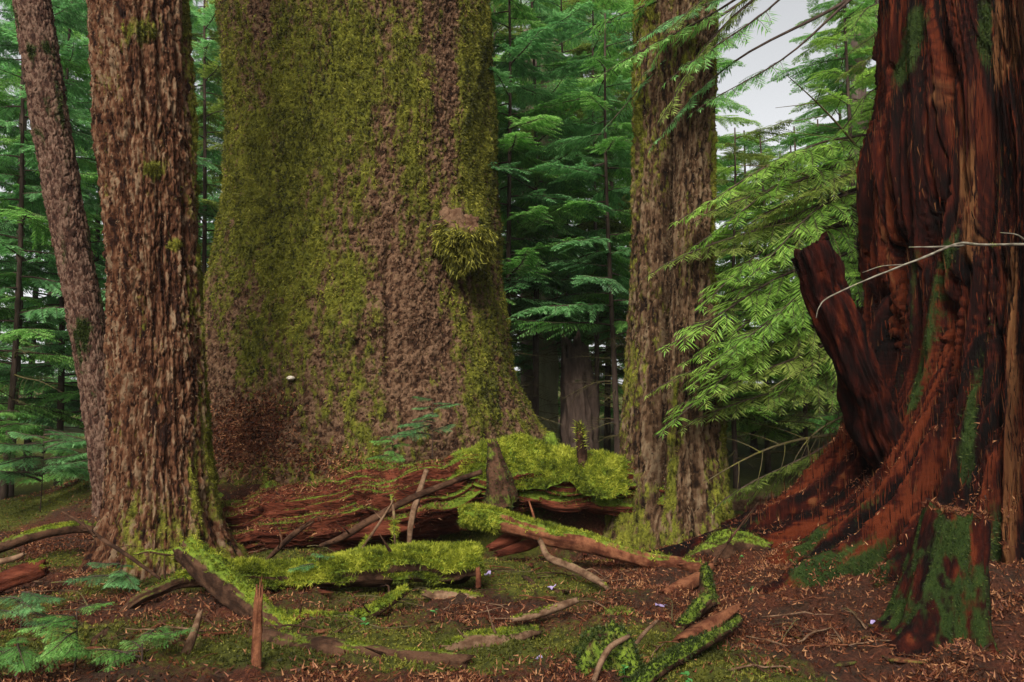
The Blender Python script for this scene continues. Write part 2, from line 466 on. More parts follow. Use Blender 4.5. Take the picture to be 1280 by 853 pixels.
def mat_ground():
    m, nt, out = new_mat('forest_floor')
    n1 = tex(nt, 3.0, (1, 1, 1), 8, .7); n2 = tex(nt, 45, (1, 1, 1), 6, .75)
    a = ramp(nt, n2, [(.28, (.014, .004, .002)), (.45, (.05, .013, .006)), (.6, (.095, .029, .013)), (.75, (.18, .075, .038))])
    b = ramp(nt, n2, [(.3, (.010, .006, .004)), (.55, (.038, .018, .010)), (.75, (.095, .052, .03))])
    c = mixc(nt, ramp(nt, n1, [(.4, (0, 0, 0)), (.6, (1, 1, 1))]), a, b)
    mc = ramp(nt, tex(nt, 16, (1, 1, 1), 7, .75), [(.3, (.016, .018, .003)), (.5, (.055, .06, .008)), (.72, (.12, .115, .016))])
    f = math_n(nt, 'ADD', attr(nt, 'moss'), math_n(nt, 'MULTIPLY', math_n(nt, 'SUBTRACT', tex(nt, 22, (1, 1, 1), 6, .75), .5), 1.3))
    f = ramp(nt, f, [(.30, (0, 0, 0)), (.62, (1, 1, 1))])
    c = mixc(nt, f, c, mc)
    bs = nt.nodes.new('ShaderNodeBsdfPrincipled')
    nt.links.new(c, bs.inputs['Base Color']); bs.inputs['Roughness'].default_value = .95
    bs.inputs['Specular IOR Level'].default_value = .15
    h = math_n(nt, 'ADD', tex(nt, 40, (1, 1, 1), 7, .75), math_n(nt, 'MULTIPLY', tex(nt, 130, (1, 1, 1), 4, .7), .5))
    nt.links.new(bumpn(nt, h, 1.0, .035), bs.inputs['Normal'])
    nt.links.new(bs.outputs[0], out.inputs[0])
    return m
M['ground'] = mat_ground()
obj('ground', mesh_np('ground', GV, GT, M['ground'], {'moss': GM}), kind='structure')

# moss blades and cedar litter on the ground, too many to count
near = ((GV[:, 1] > 4.2) & (GV[:, 1] < 12.5) & (np.abs(GV[:, 0]) < 7.5)).astype(float)
wn_ = near * np.clip(1.5 - .075 * GV[:, 1], .3, 1.2)
P, N, _ = sample(GV, GT, wn_ * sstep(.35, .75, GM), 150000, RNG)
tn = np.clip(.5 + .5 * fbm(P[:, 0] * 2.2, P[:, 1] * 2.2, o=3, seed=33), 0, 1)
V, T, t = tufts(P, N, .022, .009, (0, 0, .2), .8, .9, tint=tn, star=5, sprig=.022)
obj('ground_moss', mesh_np('ground_moss', V, T, M['floor_moss'], {'tint': t}, smooth=False), label='low olive green moss growing over the forest floor', cat='moss', kind='stuff')
P, N, _ = sample(GV, GT, wn_ * (1.12 - sstep(.25, .7, GM)) * (.25 + 1.5 * sstep(-.15, .35, fbm(GV[:, 0] * 2.6, GV[:, 1] * 2.6, o=3, seed=35))), 165000, RNG)
P = P + N * .006
V, T, t = tufts(P, N, .042, .012, (0, 0, 0), .22, .8, sink=-.002)
keep = np.repeat(V.reshape(-1, 3, 3)[:, 2, 2] > P[:, 2] - .012, 1)
V = V.reshape(-1, 3, 3)[keep].reshape(-1, 3); t = t.reshape(-1, 3)[keep].ravel()
obj('needle_litter', mesh_np('needle_litter', V, np.arange(len(V)).reshape(-1, 3), M['litter'], {'tint': t}, smooth=False), label='red brown cedar bark flakes and needles littering the ground', cat='litter', kind='stuff')

# ------------------------------------------------------------------ big trunks
class Trunk:
    """a trunk from the width it shows at each photograph row, standing at depth Y"""
    def __init__(s, rows, Y, zb, zt, shrink=1.0):
        C = []
        for py, xl, xr in rows:
            p = W((xl + xr) / 2, py, Y)
            r = (xr - xl) / 2 * np.linalg.norm(p - [0, 0, CAM_Z]) / F_PX * math.cos(math.atan2(abs((xl + xr) / 2 - 640), F_PX))
            C.append((p[2], p[0], r))
        C.sort()
        s.c = np.array(C); s.Y = Y; s.zb = zb; s.zt = zt
        s.bear = math.atan2(s.c[len(C) // 2, 1], Y)
    def grid(s, nr_vis, nc_vis, nc_back, ztop_vis, half=112):
        z = np.concatenate([np.linspace(s.zb, ztop_vis, nr_vis), ztop_vis + (s.zt - ztop_vis) * np.linspace(0, 1, 14)[1:]])
        h = math.radians(half)
        ph = np.concatenate([np.linspace(-h, h, nc_vis), np.linspace(h, 2 * math.pi - h, nc_back + 2)[1:-1]])
        PH, Z = np.meshgrid(ph, z)
        return PH, Z
    def R(s, Z):
        k = np.linspace(s.c[0, 0], s.c[-1, 0], 200)
        v = np.interp(k, s.c[:, 0], s.c[:, 2])
        g = np.hanning(15); g /= g.sum()
        v = np.convolve(np.pad(v, 7, mode='edge'), g, 'valid')
        return np.interp(Z, k, v)
    def X(s, Z):
        sl = (s.c[-1, 1] - s.c[-3, 1]) / (s.c[-1, 0] - s.c[-3, 0])
        return np.where(Z > s.c[-1, 0], s.c[-1, 1] + (Z - s.c[-1, 0]) * sl, np.interp(Z, s.c[:, 0], s.c[:, 1]))
    def place(s, PH, Z, R):
        tc = np.array([-math.sin(s.bear), -math.cos(s.bear)]); rt = np.array([math.cos(s.bear), -math.sin(s.bear)])
        x = s.X(Z) + R * (np.cos(PH) * tc[0] + np.sin(PH) * rt[0])
        y = s.Y + R * (np.cos(PH) * tc[1] + np.sin(PH) * rt[1])
        return np.stack([x, y, Z], -1).reshape(-1, 3)
    def tris(s, PH):
        return grid_tris(PH.shape[0], PH.shape[1], wrap=True)
def lobes(PH, Z, L):
    r = np.zeros_like(PH)
    for ph0, w, amp, h, z0 in L:
        d = (PH - math.radians(ph0) + math.pi) % (2 * math.pi) - math.pi
        r += amp * np.exp(-(d / math.radians(w)) ** 2) * np.exp(-np.maximum(Z - z0, 0) / h)
    return r
def blob(px, py, L):
    """patches of something on a surface: (x, y, rx, ry, strength) in photograph pixels"""
    m = np.zeros_like(px)
    for x, y, rx, ry, a in L:
        m = m + a * np.exp(-((px - x) / rx) ** 2 - ((py - y) / ry) ** 2)
    return m
def strip(px, py, pts, w, a):
    """a band along a path, in photograph pixels"""
    P = np.array(pts, float); k = np.argsort(P[:, 1]); P = P[k]
    xc = np.interp(py, P[:, 1], P[:, 0])
    e = sstep(P[0, 1] - 25, P[0, 1] + 25, py) * (1 - sstep(P[-1, 1] - 25, P[-1, 1] + 25, py))
    return a * np.exp(-((px - xc) / w) ** 2) * e

def flakes(V, T, w, n, L, Wd, mat, parent, down=.9, nw=.35, sp=.45, name='bark_scales', along=(0, 0, -1), tan=False, amp=1.2):
    """loose scales or fibres standing off a surface, each with its own tone"""
    P, N, _ = sample(V, T, w, n, RNG)
    fV, fT, t = tufts(P, N, L, Wd, np.asarray(along) * down, nw, sp, sink=.003)
    tone = np.repeat(RNG.uniform(-.6, .6, len(P)) * amp, 3)
    at = {'moss': np.full(len(fV), -.6), 'plate': tone}
    if tan: at['tan'] = np.repeat(RNG.random(len(P)) ** 4 * .8 - .1, 3)
    obj(name, mesh_np(name, fV, fT, M[mat], at, smooth=False), parent, kind='stuff')

# ---- the giant spruce
tr = Trunk([(-60, 306, 588), (0, 303, 596), (100, 302, 604), (170, 302, 611), (250, 296, 615), (320, 284, 618), (400, 266, 630), (470, 257, 640), (530, 254, 655), (600, 250, 670), (660, 240, 690)], 13.5, -.3, 14)
PH, Z = tr.grid(400, 380, 50, 9.2)
R0 = tr.R(Z); U = PH * 2.1
R = R0 + lobes(PH, Z, [(-70, 16, .75, .55, .45), (-38, 13, .55, .5, .45), (-5, 14, .25, .6, .4), (35, 12, .35, .5, .4), (62, 16, .7, .6, .4), (88, 20, .9, .55, .4), (150, 30, .6, .6, .4), (220, 30, .6, .6, .4)])
V0 = tr.place(PH, Z, R); px, py = proj(V0); px = px.reshape(PH.shape); py = py.reshape(PH.shape)
front = np.cos(PH) > -.1
R = R + .10 * fbm(np.cos(PH) * 2.2, np.sin(PH) * 2.2, Z * .35, o=3, seed=41) + .06 * fbm(U * 2.0, Z * .8, o=3, seed=42)
f1, f2, cid = cells(U * 22 + 1.2 * fbm(U * 5, Z * 5, o=2, seed=43), Z * 15, seed=44)
sp_plate = cid - .5
R = R + .032 * np.clip((f2 - f1) * 2.2, 0, 1) + .040 * (cid - .5) * np.clip((f2 - f1) * 3, 0, 1) + .030 * fbm(U * 9, Z * 7, o=3, seed=45)
R = R - front * (strip(px, py, [(487, 300), (484, 360), (486, 470)], 5, .12) + strip(px, py, [(312, 60), (306, 150), (312, 230)], 5, .10) + strip(px, py, [(420, 520), (400, 590)], 9, .08))
R = R + front * blob(px, py, [(470, 395, 26, 22, .10), (440, 410, 18, 14, .08), (575, 370, 26, 50, -.10), (573, 292, 36, 34, .24), (300, 205, 10, 22, .08)])
mossn = fbm(U * 3.2, Z * .9, o=4, seed=46) + .5 * fbm(U * 10, Z * 2.4, o=3, seed=47)
strand = fbm(U * 24 + .6 * noise(U * 9, Z * 3, seed=54), Z * 4.5, o=4, seed=55, g=.65)
mk = .40 + .34 * mossn + .55 * strand + front * blob(px, py, [(430, 130, 150, 130, .42), (330, 260, 45, 110, .38), (590, 130, 26, 190, .45), (380, 330, 60, 60, .15), (430, 380, 30, 50, .22), (600, 430, 22, 130, .25), (350, 480, 120, 60, .05),
        (480, 200, 25, 150, -.25), (520, 420, 45, 110, -.45), (555, 120, 18, 140, -.30), (270, 470, 18, 80, -.35), (330, 70, 18, 90, -.28), (310, 540, 50, 45, -.5), (560, 70, 16, 90, -.3), (450, 470, 60, 60, -.12)])
R = R + .040 * sstep(.35, .75, mk) * (1 + .9 * fbm(U * 14, Z * 5, o=2, seed=48))
V = tr.place(PH, Z, R); T = tr.tris(PH); mk = mk.ravel()
spruce = thing('giant_spruce', 'enormous mossy spruce trunk with flared base behind the nurse log', 'tree', (SPRUCE[0], SPRUCE[1], .4))
obj('trunk', mesh_np('trunk', V, T, M['spruce_bark'], {'moss': mk, 'plate': sp_plate.ravel()}), spruce)
vis = (V[:, 2] < 9.4) & (np.cos(PH).ravel() > -.35)
P, N, w = sample(V, T, vis * sstep(.34, .75, mk), 165000, RNG)
tn = np.clip(.40 + .45 * fbm(P[:, 0] * 3, P[:, 2] * 1.2, P[:, 1] * 3, o=3, seed=50) + .45 * fbm(P[:, 0] * 14, P[:, 2] * 6, P[:, 1] * 14, o=2, seed=56), 0, 1)
mV, mT, t = tufts(P, N, .048, .013, (0, 0, -.7), .8, .6, tint=tn, star=3, sprig=.03)
obj('moss', mesh_np('moss', mV, mT, M['trunk_moss'], {'tint': t}, smooth=False), spruce, kind='stuff')
dd = np.hypot(*(np.array(proj(V)) - np.array([[365.], [473.]]))) + 1e3 * (V[:, 1] > 13)
FUNGUS = V[np.argmin(dd)] - np.array([0, .05, 0])
# flaky bark scales standing off the trunk
flakes(V, T, vis * (1.05 - sstep(.3, .7, mk)), 42000, .05, .034, 'spruce_bark', spruce)
# cedar litter caught on the flank at the foot
P, N, w = sample(V, T, np.clip(blob(*proj(V), [(305, 550, 45, 50, 1), (340, 520, 30, 30, .5), (400, 575, 60, 22, .6), (450, 590, 50, 14, .5)]), 0, 1) ** 2 * vis, 9000, RNG)
mV, mT, t = tufts(P + N * .02, N, .06, .018, (0, 0, -.2), .3, .8, sink=-.004)
obj('needle_litter', mesh_np('needle_litter', mV, mT, M['litter'], {'tint': t}, smooth=False), spruce, kind='stuff')
# burl with a beard of moss
bc = W(573, 294, 11.72)
th, v = np.meshgrid(np.linspace(0, 2 * math.pi, 60, endpoint=False), np.linspace(.02, math.pi - .02, 40))
r = 1 + .65 * fbm(np.cos(th) * np.sin(v) * 2.2, np.sin(th) * np.sin(v) * 2.2, np.cos(v) * 2.2, o=4, seed=52)
BV = np.stack([bc[0] + .42 * r * np.sin(v) * np.cos(th), bc[1] + .34 * r * np.sin(v) * np.sin(th), bc[2] + .34 * r * np.cos(v) - .05 * (1 - np.cos(v))], -1).reshape(-1, 3)
BT = grid_tris(40, 60, wrap=True)[:, ::-1]
bm_ = sstep(.14, -.10, BV[:, 2] - bc[2] + .14 * fbm(BV[:, 0] * 5, BV[:, 2] * 5, o=3, seed=53))
burl = obj('burl', mesh_np('burl', BV, BT, M['spruce_bark'], {'moss': bm_}), spruce, label='rounded burl with a beard of moss below')
vn = vert_normals(BV, BT)
P, N, w = sample(BV, BT, bm_ * (BV[:, 1] < bc[1] + .1), 5000, RNG)
out = P - bc; out /= np.linalg.norm(out, axis=1)[:, None]
mV, mT, t = tufts(P, out, .10, .020, (0, 0, -.9), .7, .7, star=4, sprig=.09)
obj('moss', mesh_np('moss', mV, mT, M['trunk_moss'], {'tint': t}, smooth=False), burl, kind='stuff')

# ---- the plated trunk on the left
def plated(U, Z, su, sz, seed, depth):
    wu = U * su + .9 * fbm(U * su * .35, Z * sz * .5, o=2, seed=seed)
    f1, f2, cid = cells(wu, Z * sz + .35 * noise(wu * .7, Z * sz * .4, seed=seed + 8), seed=seed + 1)
    e = np.clip((f2 - f1) * 3.0, 0, 1)
    g1, g2, gid = cells(wu * 2.3 + 7, Z * sz * 2.1, seed=seed + 4)
    return depth * (e ** .7) * (.55 + .75 * cid) + depth * .35 * np.clip((g2 - g1) * 3, 0, 1) * gid, (cid - .5) * .7 + (gid - .5) * .6
tr = Trunk([(-60, 119, 222), (0, 121, 224), (100, 124, 232), (200, 129, 238), (300, 136, 243), (400, 140, 248), (500, 142, 252), (580, 142, 256), (640, 138, 265), (690, 130, 276), (730, 122, 282)], 8.6, -.25, 11)
PH, Z = tr.grid(540, 210, 30, 6.4)
R0 = tr.R(Z); U = PH * .46
R = R0 * .97 + lobes(PH, Z, [(-75, 20, .16, .22, .0), (-20, 22, .12, .22, 0), (35, 20, .16, .25, 0), (80, 22, .22, .3, 0), (180, 50, .15, .3, 0)])
V0 = tr.place(PH, Z, R); px, py = proj(V0); px = px.reshape(PH.shape); py = py.reshape(PH.shape); front = np.cos(PH) > -.1
pl, pt = plated(U, Z, 30, 4.2, 61, .028)
fis = np.exp(-(noise(U * 13 + .5 * fbm(U * 20, Z * 3, o=2, seed=67), Z * .55, seed=68) / .13) ** 2)
R = R - .045 * fis + .018 * fbm(U * 55, Z * 16, o=2, seed=69)
pt = pt + .5 * fbm(U * 45, Z * 10, o=3, seed=70)
R = R + pl + .040 * ridged(U * 11, Z * .55, o=2, seed=62) - .02 + .012 * fbm(U * 40, Z * 22, o=2, seed=63)
mn = fbm(U * 7, Z * 2, o=4, seed=64)
side = sstep(.75, 1.0, np.sin(PH))
mk = .08 + .35 * mn + .35 * fbm(U * 40, Z * 8, o=3, seed=91) + .85 * side * (.55 + .6 * fbm(U * 3, Z * 3, o=3, seed=65)) + front * blob(px, py, [(193, 212, 11, 12, .9), (218, 306, 8, 9, .9), (180, 38, 22, 16, .75), (232, 330, 8, 100, .25), (220, 660, 24, 45, .45), (160, 650, 18, 40, .2), (250, 600, 14, 90, .4), (200, 700, 70, 18, .4), (175, 560, 8, 70, .2)])
R = R + .022 * sstep(.45, .8, mk)
V = tr.place(PH, Z, R); T = tr.tris(PH); mk = mk.ravel()
ltree = thing('conifer_trunk', 'straight brown trunk with vertical bark plates and a mossy right edge', 'tree', (tr.X(np.array(0.)), 8.6, 0))
obj('trunk', mesh_np('trunk', V, T, M['plate_bark'], {'moss': mk, 'plate': pt.ravel()}), ltree)
P, N, w = sample(V, T, (V[:, 2] < 6.6) * sstep(.45, .85, mk) * (np.cos(PH).ravel() > -.5), 34000, RNG)
tn = np.clip(.5 + .45 * fbm(P[:, 0] * 4, P[:, 2] * 2, P[:, 1] * 4, o=2, seed=66), 0, 1)
mV, mT, t = tufts(P, N, .032, .010, (0, 0, -.4), .9, .5, tint=tn)
obj('moss', mesh_np('moss', mV, mT, M['trunk_moss'], {'tint': t}, smooth=False), ltree, kind='stuff')

flakes(V, T, (V[:, 2] < 6.6) * (1.05 - sstep(.4, .8, mk)) * (np.cos(PH).ravel() > -.4), 20000, .035, .016, 'plate_bark', ltree, nw=.3)

# ---- the thin leaning trunk
tr = Trunk([(-60, 12, 47), (0, 22, 58), (100, 36, 74), (200, 52, 90), (300, 70, 107), (400, 90, 127), (500, 106, 143), (600, 119, 155), (680, 124, 164)], 10.4, -.2, 11)
PH, Z = tr.grid(520, 90, 20, 7.4)
R0 = tr.R(Z); U = PH * .19
pl, pt = plated(U, Z, 28, 8, 71, .024)
R = R0 + pl + .012 * fbm(U * 12, Z * 6, o=3, seed=72) + .02 * np.maximum(0, fbm(U * 6, Z * 2.5, o=2, seed=73))
V0 = tr.place(PH, Z, R); px, py = proj(V0)
mk = (.12 + .6 * fbm(U * 9, Z * 1.6, o=4, seed=74)).ravel() + blob(px, py, [(50, 60, 14, 14, .6), (45, 165, 7, 12, .5), (105, 410, 8, 18, .5)])
V = tr.place(PH, Z, R); T = tr.tris(PH)
lean = thing('leaning_trunk', 'thin leaning grey brown trunk left of the plated trunk', 'tree', (tr.X(np.array(0.)), 10.4, 0))
obj('trunk', mesh_np('trunk', V, T, M['pole_bark'], {'moss': mk, 'plate': pt.ravel()}), lean)
P, N, w = sample(V, T, (V[:, 2] < 7.6) * sstep(.4, .8, mk), 6000, RNG)
mV, mT, t = tufts(P, N, .035, .012, (0, 0, -.3), .9, .5)
obj('moss', mesh_np('moss', mV, mT, M['dark_moss'], {'tint': t}, smooth=False), lean, kind='stuff')

flakes(V, T, (V[:, 2] < 7.6) * 1.0, 6000, .035, .018, 'pole_bark', lean, nw=.3)

# ---- the fluted trunk in the middle
tr = Trunk([(-60, 797, 888), (0, 797, 887), (100, 797, 887), (200, 795, 888), (300, 792, 887), (400, 788, 891), (500, 782, 897), (580, 775, 904), (640, 766, 912), (700, 754, 922)], 9.8, -.25, 11)
PH, Z = tr.grid(520, 200, 30, 7.0)
R0 = tr.R(Z); U = PH * .47
R = R0 * .97 + lobes(PH, Z, [(-75, 18, .22, .22, 0), (-42, 14, .10, .3, 0), (5, 20, .10, .3, 0), (45, 16, .16, .25, 0), (85, 18, .15, .25, 0), (180, 50, .15, .3, 0)])
V0 = tr.place(PH, Z, R); px, py = proj(V0); px = px.reshape(PH.shape); py = py.reshape(PH.shape); front = np.cos(PH) > -.1
R = R - front * (strip(px, py, [(838, 150), (836, 200), (832, 330), (824, 480), (820, 560), (822, 640)], 8, .36) + strip(px, py, [(862, 470), (868, 560), (878, 690)], 5, .13) + strip(px, py, [(848, 540), (846, 690)], 4, .05) + strip(px, py, [(792, 560), (786, 690)], 4, .05))
pl, pt = plated(U, Z, 30, 4.2, 81, .028)
R = R - .05 * np.exp(-(noise(U * 11 + .5 * fbm(U * 20, Z * 3, o=2, seed=87), Z * .5, seed=88) / .13) ** 2) + .018 * fbm(U * 55, Z * 16, o=2, seed=89)
pt = pt + .5 * fbm(U * 45, Z * 10, o=3, seed=90)
R = R + pl + .050 * ridged(U * 9, Z * .4, o=2, seed=82) - .02 + .012 * fbm(U * 40, Z * 20, o=2, seed=83)
mn = fbm(U * 6, Z * 1.5, o=4, seed=84)
side = sstep(-.6, -1.0, np.sin(PH))
mk = .16 + .4 * mn + .50 * fbm(U * 36, Z * 7, o=3, seed=92) + .22 * side + .45 * sstep(.85, 1, np.sin(PH)) + front * (strip(px, py, [(846, 470), (842, 560), (836, 640)], 8, .55) + blob(px, py, [(810, 60, 12, 160, .3), (805, 200, 12, 60, .3), (870, 120, 14, 60, .2), (780, 640, 22, 40, .5), (900, 650, 16, 50, .35), (850, 670, 40, 20, .4), (850, 200, 20, 60, -.25), (870, 540, 16, 70, -.25)]))
R = R + .020 * sstep(.45, .8, mk)
V = tr.place(PH, Z, R); T = tr.tris(PH); mk = mk.ravel()
mid = thing('conifer_trunk', 'brown trunk split by a dark vertical cleft, mossy buttressed foot behind the fallen branch', 'tree', (tr.X(np.array(0.)), 9.8, 0))
obj('trunk', mesh_np('trunk', V, T, M['fluted_bark'], {'moss': mk, 'plate': pt.ravel()}), mid)
P, N, w = sample(V, T, (V[:, 2] < 7.2) * sstep(.42, .85, mk) * (np.cos(PH).ravel() > -.5), 24000, RNG)
tn = np.clip(.4 + .45 * fbm(P[:, 0] * 4, P[:, 2] * 2, P[:, 1] * 4, o=2, seed=86), 0, 1)
mV, mT, t = tufts(P, N, .036, .011, (0, 0, -.4), .9, .5, tint=tn)
obj('moss', mesh_np('moss', mV, mT, M['trunk_moss'], {'tint': t}, smooth=False), mid, kind='stuff')

flakes(V, T, (V[:, 2] < 7.2) * (1.05 - sstep(.4, .8, mk)) * (np.cos(PH).ravel() > -.4), 16000, .04, .017, 'fluted_bark', mid, nw=.3)

# ---- the rotting cedar stump on the right
class Stump(Trunk):
    def __init__(s):
        s.Y = STUMP[1]; s.zb = -.3; s.zt = 6.9; s.bear = math.atan2(STUMP[0], STUMP[1])
    def X(s, Z): return np.full_like(Z, STUMP[0])
tr = Stump()
PH, Z = tr.grid(320, 560, 40, 5.9)
core = np.interp(Z, [-.3, .3, .9, 1.5, 2.0, 2.8, 3.4, 4.0, 4.4, 4.8, 5.9, 9], [2.10, 1.95, 1.70, 1.52, 1.43, 1.43, 1.45, 1.46, 1.43, 1.36, 1.24, 1.15])
# root buttresses
R = core + lobes(PH, Z, [(-94, 9, 1.6, .75, .0), (-78, 6, 1.8, .72, .0), (-63, 6.5, 2.3, .68, .0), (-49, 4.5, 1.25, .66, .0), (-37, 5.5, 1.7, .60, .0), (-25, 4.5, 1.15, .55, .0), (10, 7, .75, .9, .0), (30, 9, .7, .7, .0), (60, 16, .9, .6, .0), (100, 20, 1., .6, .0), (150, 25, 1., .6, .0), (200, 25, 1., .6, .0)])
R = R + lobes(PH, -Z, [(-8, 9, -.75, .5, -.85)]) * sstep(-.4, .2, Z)             # hollow between the roots
sl = PH + .10 * np.sin(Z * .9 + 1) + .05 * fbm(PH * 2, Z * .6, o=2, seed=90)
sl = sl + sstep(.0, -1.2, PH) * .10 * np.maximum(0, 2.2 - Z)
fl = ridged(sl * 2.6, Z * .10, o=1, seed=91)
R = R + .12 * fl + .16 * ridged(sl * 5.5 + 3, Z * .16, o=2, seed=92) - .06
g1 = np.abs(noise(sl * 7.5, Z * .22, seed=93))
R = R - .48 * np.exp(-(g1 / .07) ** 2) * sstep(-.35, .25, noise(sl * 2.2, Z * .45, seed=94))
g2 = np.abs(noise(sl * 17 + 5, Z * .5, seed=95))
R = R - .20 * np.exp(-(g2 / .12) ** 2)
R = R + .055 * fbm(sl * 26, Z * .9, o=3, seed=96) + .03 * fbm(sl * 70, Z * 1.6, o=2, seed=97)
wl_ = sl + .006 * fbm(sl * 9, Z * 1.2, o=3, seed=301)
c1, c2, rid_ = cells(wl_ * 15, Z * .16 + 3 * noise(wl_ * 3, Z * .2, seed=302), seed=303)
d1, d2, rid2 = cells(wl_ * 38 + 2, Z * .3 + 2 * noise(wl_ * 9, Z * .1, seed=309), seed=304)
R = R + .13 * (rid_ - .5) * np.clip((c2 - c1) * 6, 0, 1) + .045 * (rid2 - .5) * np.clip((d2 - d1) * 6, 0, 1) - .05 * np.exp(-((c2 - c1) / .07) ** 2)
R = R + sstep(1.7, .5, Z) * (.17 * ridged(sl * 8 + 1, Z * .2, o=2, seed=305) - .05)
R = R - sstep(1.3, .3, Z) * .22 * np.exp(-(noise(sl * 5.5 + 2, Z * .25, seed=306) / .13) ** 2)
vx = tr.place(PH, Z, R)
rough = fbm(vx[:, 0] * 7, vx[:, 1] * 7, vx[:, 2] * 7, o=4, seed=314).reshape(PH.shape)
R = R + sstep(1.6, .3, Z) * (.10 * rough + .05 * np.abs(fbm(vx[:, 0] * 20, vx[:, 1] * 20, vx[:, 2] * 20, o=2, seed=315).reshape(PH.shape)))
rib = 1.0 * rough * sstep(1.6, .3, Z) + 1.5 * fbm(wl_ * 34, Z * .16, o=5, seed=307, g=.7) + .5 * fbm(wl_ * 120, Z * .8, o=3, seed=312)
R = R + .07 * fbm(wl_ * 34, Z * .16, o=4, seed=307, g=.7) + .10 * ridged(wl_ * 12, Z * .07, o=2, seed=313) - .05
V0 = tr.place(PH, Z, R); px, py = proj(V0); px = px.reshape(PH.shape); py = py.reshape(PH.shape); front = np.cos(PH) > -.1
R = R - front * (strip(px, py, [(1236, 130), (1232, 240), (1222, 360), (1218, 470)], 7, .42) + strip(px, py, [(1180, 70), (1176, 150), (1168, 250), (1160, 320)], 6, .26)
        + strip(px, py, [(1200, 330), (1186, 450), (1172, 560), (1150, 640)], 9, .36) + strip(px, py, [(1252, 330), (1246, 480), (1244, 640), (1240, 760)], 8, .42) + strip(px, py, [(1128, 300), (1120, 420), (1098, 520)], 5, .20)
        + blob(px, py, [(1195, 200, 18, 110, .16)]))
R = R + front * (strip(px, py, [(1262, 0), (1264, 200), (1268, 420), (1264, 600), (1262, 760)], 12, .16))
R = R - .10 * front * blob(px, py, [(1095, 110, 8, 70, 1)])
mk = (.02 + .30 * fbm(sl * 6, Z * .8, o=4, seed=99) + front * (strip(px, py, [(1150, 10), (1140, 60), (1118, 110)], 16, .85) + strip(px, py, [(1232, 0), (1230, 60), (1236, 90)], 12, .8)
        + strip(px, py, [(1190, 290), (1172, 350), (1160, 420), (1136, 520)], 8, .6) + strip(px, py, [(1146, 300), (1138, 420), (1120, 500)], 7, .45) + strip(px, py, [(1226, 380), (1216, 480), (1206, 600)], 10, .75)
        + strip(px, py, [(1255, 180), (1245, 300)], 9, .5)
        + (.15 + 1.1 * sstep(-.25, .3, fbm(sl * 22, Z * 1.2, o=3, seed=316))) * blob(px, py, [(1010, 690, 34, 45, .75), (950, 670, 30, 35, .6), (1090, 690, 34, 70, .5), (1040, 720, 30, 40, .4), (905, 720, 26, 22, .7), (1240, 690, 14, 60, .5)])))
tan = front * (strip(px, py, [(1255, 0), (1262, 60), (1250, 110)], 22, 1.0) + strip(px, py, [(1200, 190), (1205, 300), (1196, 340)], 16, .8) + strip(px, py, [(1268, 300), (1270, 450), (1266, 640), (1262, 740)], 9, .75) + strip(px, py, [(1166, 90), (1166, 160)], 8, .6) + strip(px, py, [(1110, 180), (1106, 330), (1112, 420)], 12, .25)) - .12 + .4 * sstep(.15, .55, fbm(wl_ * 40, Z * .22, o=4, seed=311, g=.65))
V = tr.place(PH, Z, R); T = tr.tris(PH); mk = mk.ravel()
# close the top with a sagging lid
ring = np.arange(PH.shape[1]) + (PH.shape[0] - 1) * PH.shape[1]
V = np.vstack([V, [[STUMP[0], STUMP[1], 6.3]]]); c = len(V) - 1
T = np.concatenate([T, np.stack([ring, np.roll(ring, -1), np.full(len(ring), c)], 1)])
mk = np.append(mk, 0); tan = np.append(tan.ravel(), 0); rib = np.append(rib.ravel(), 0)
stump = thing('cedar_stump', 'huge fluted red cedar stump with spreading roots and green moss streaks', 'stump', (STUMP[0], STUMP[1], .1))
obj('trunk', mesh_np('trunk', V, T, M['cedar_rot'], {'moss': mk, 'tan': tan, 'plate': rib}), stump)
SV, ST = V, T
phf = np.append(np.cos(PH).ravel(), -1)
P, N, w = sample(V, T, (V[:, 2] < 6.1) * sstep(.40, .85, mk) * (phf > -.3), 20000, RNG)
mV, mT, t = tufts(P, N, .034, .011, (0, 0, -.3), .8, .5)
obj('moss', mesh_np('moss', mV, mT, M['dark_moss'], {'tint': t}, smooth=False), stump, kind='stuff')
# splinters and fibres lifting off the rotten wood
vn = vert_normals(V, T)
steep = (V[:, 2] < 6.2) * (V[:, 2] > .45) * (mk < .5) * (phf > -.3) * (np.abs(vn[:, 2]) < .45)
flakes(V, T, steep, 42000, .17, .010, 'cedar_rot', stump, 2.6, .16, .16, 'splinters', (0, 0, 1), True, 1.6)
flakes(V, T, steep, 22000, .10, .014, 'cedar_rot', stump, 2.2, .22, .2, 'splinters', (0, 0, -1), True, 1.6)
# litter lying on the roots
vn = vert_normals(V, T)
P, N, w = sample(V, T, (V[:, 2] < 1.5) * sstep(.25, .6, vn[:, 2]) * (phf > -.2) * (.1 + sstep(-.1, .3, fbm(V[:, 0] * 2.5, V[:, 1] * 2.5, V[:, 2] * 2.5, o=2, seed=308))), 34000, RNG)
mV, mT, t = tufts(P + N * .006, N, .045, .011, (0, 0, 0), .1, .8, sink=-.003)
obj('needle_litter', mesh_np('needle_litter', mV, mT, M['litter'], {'tint': t}, smooth=False), stump, kind='stuff')

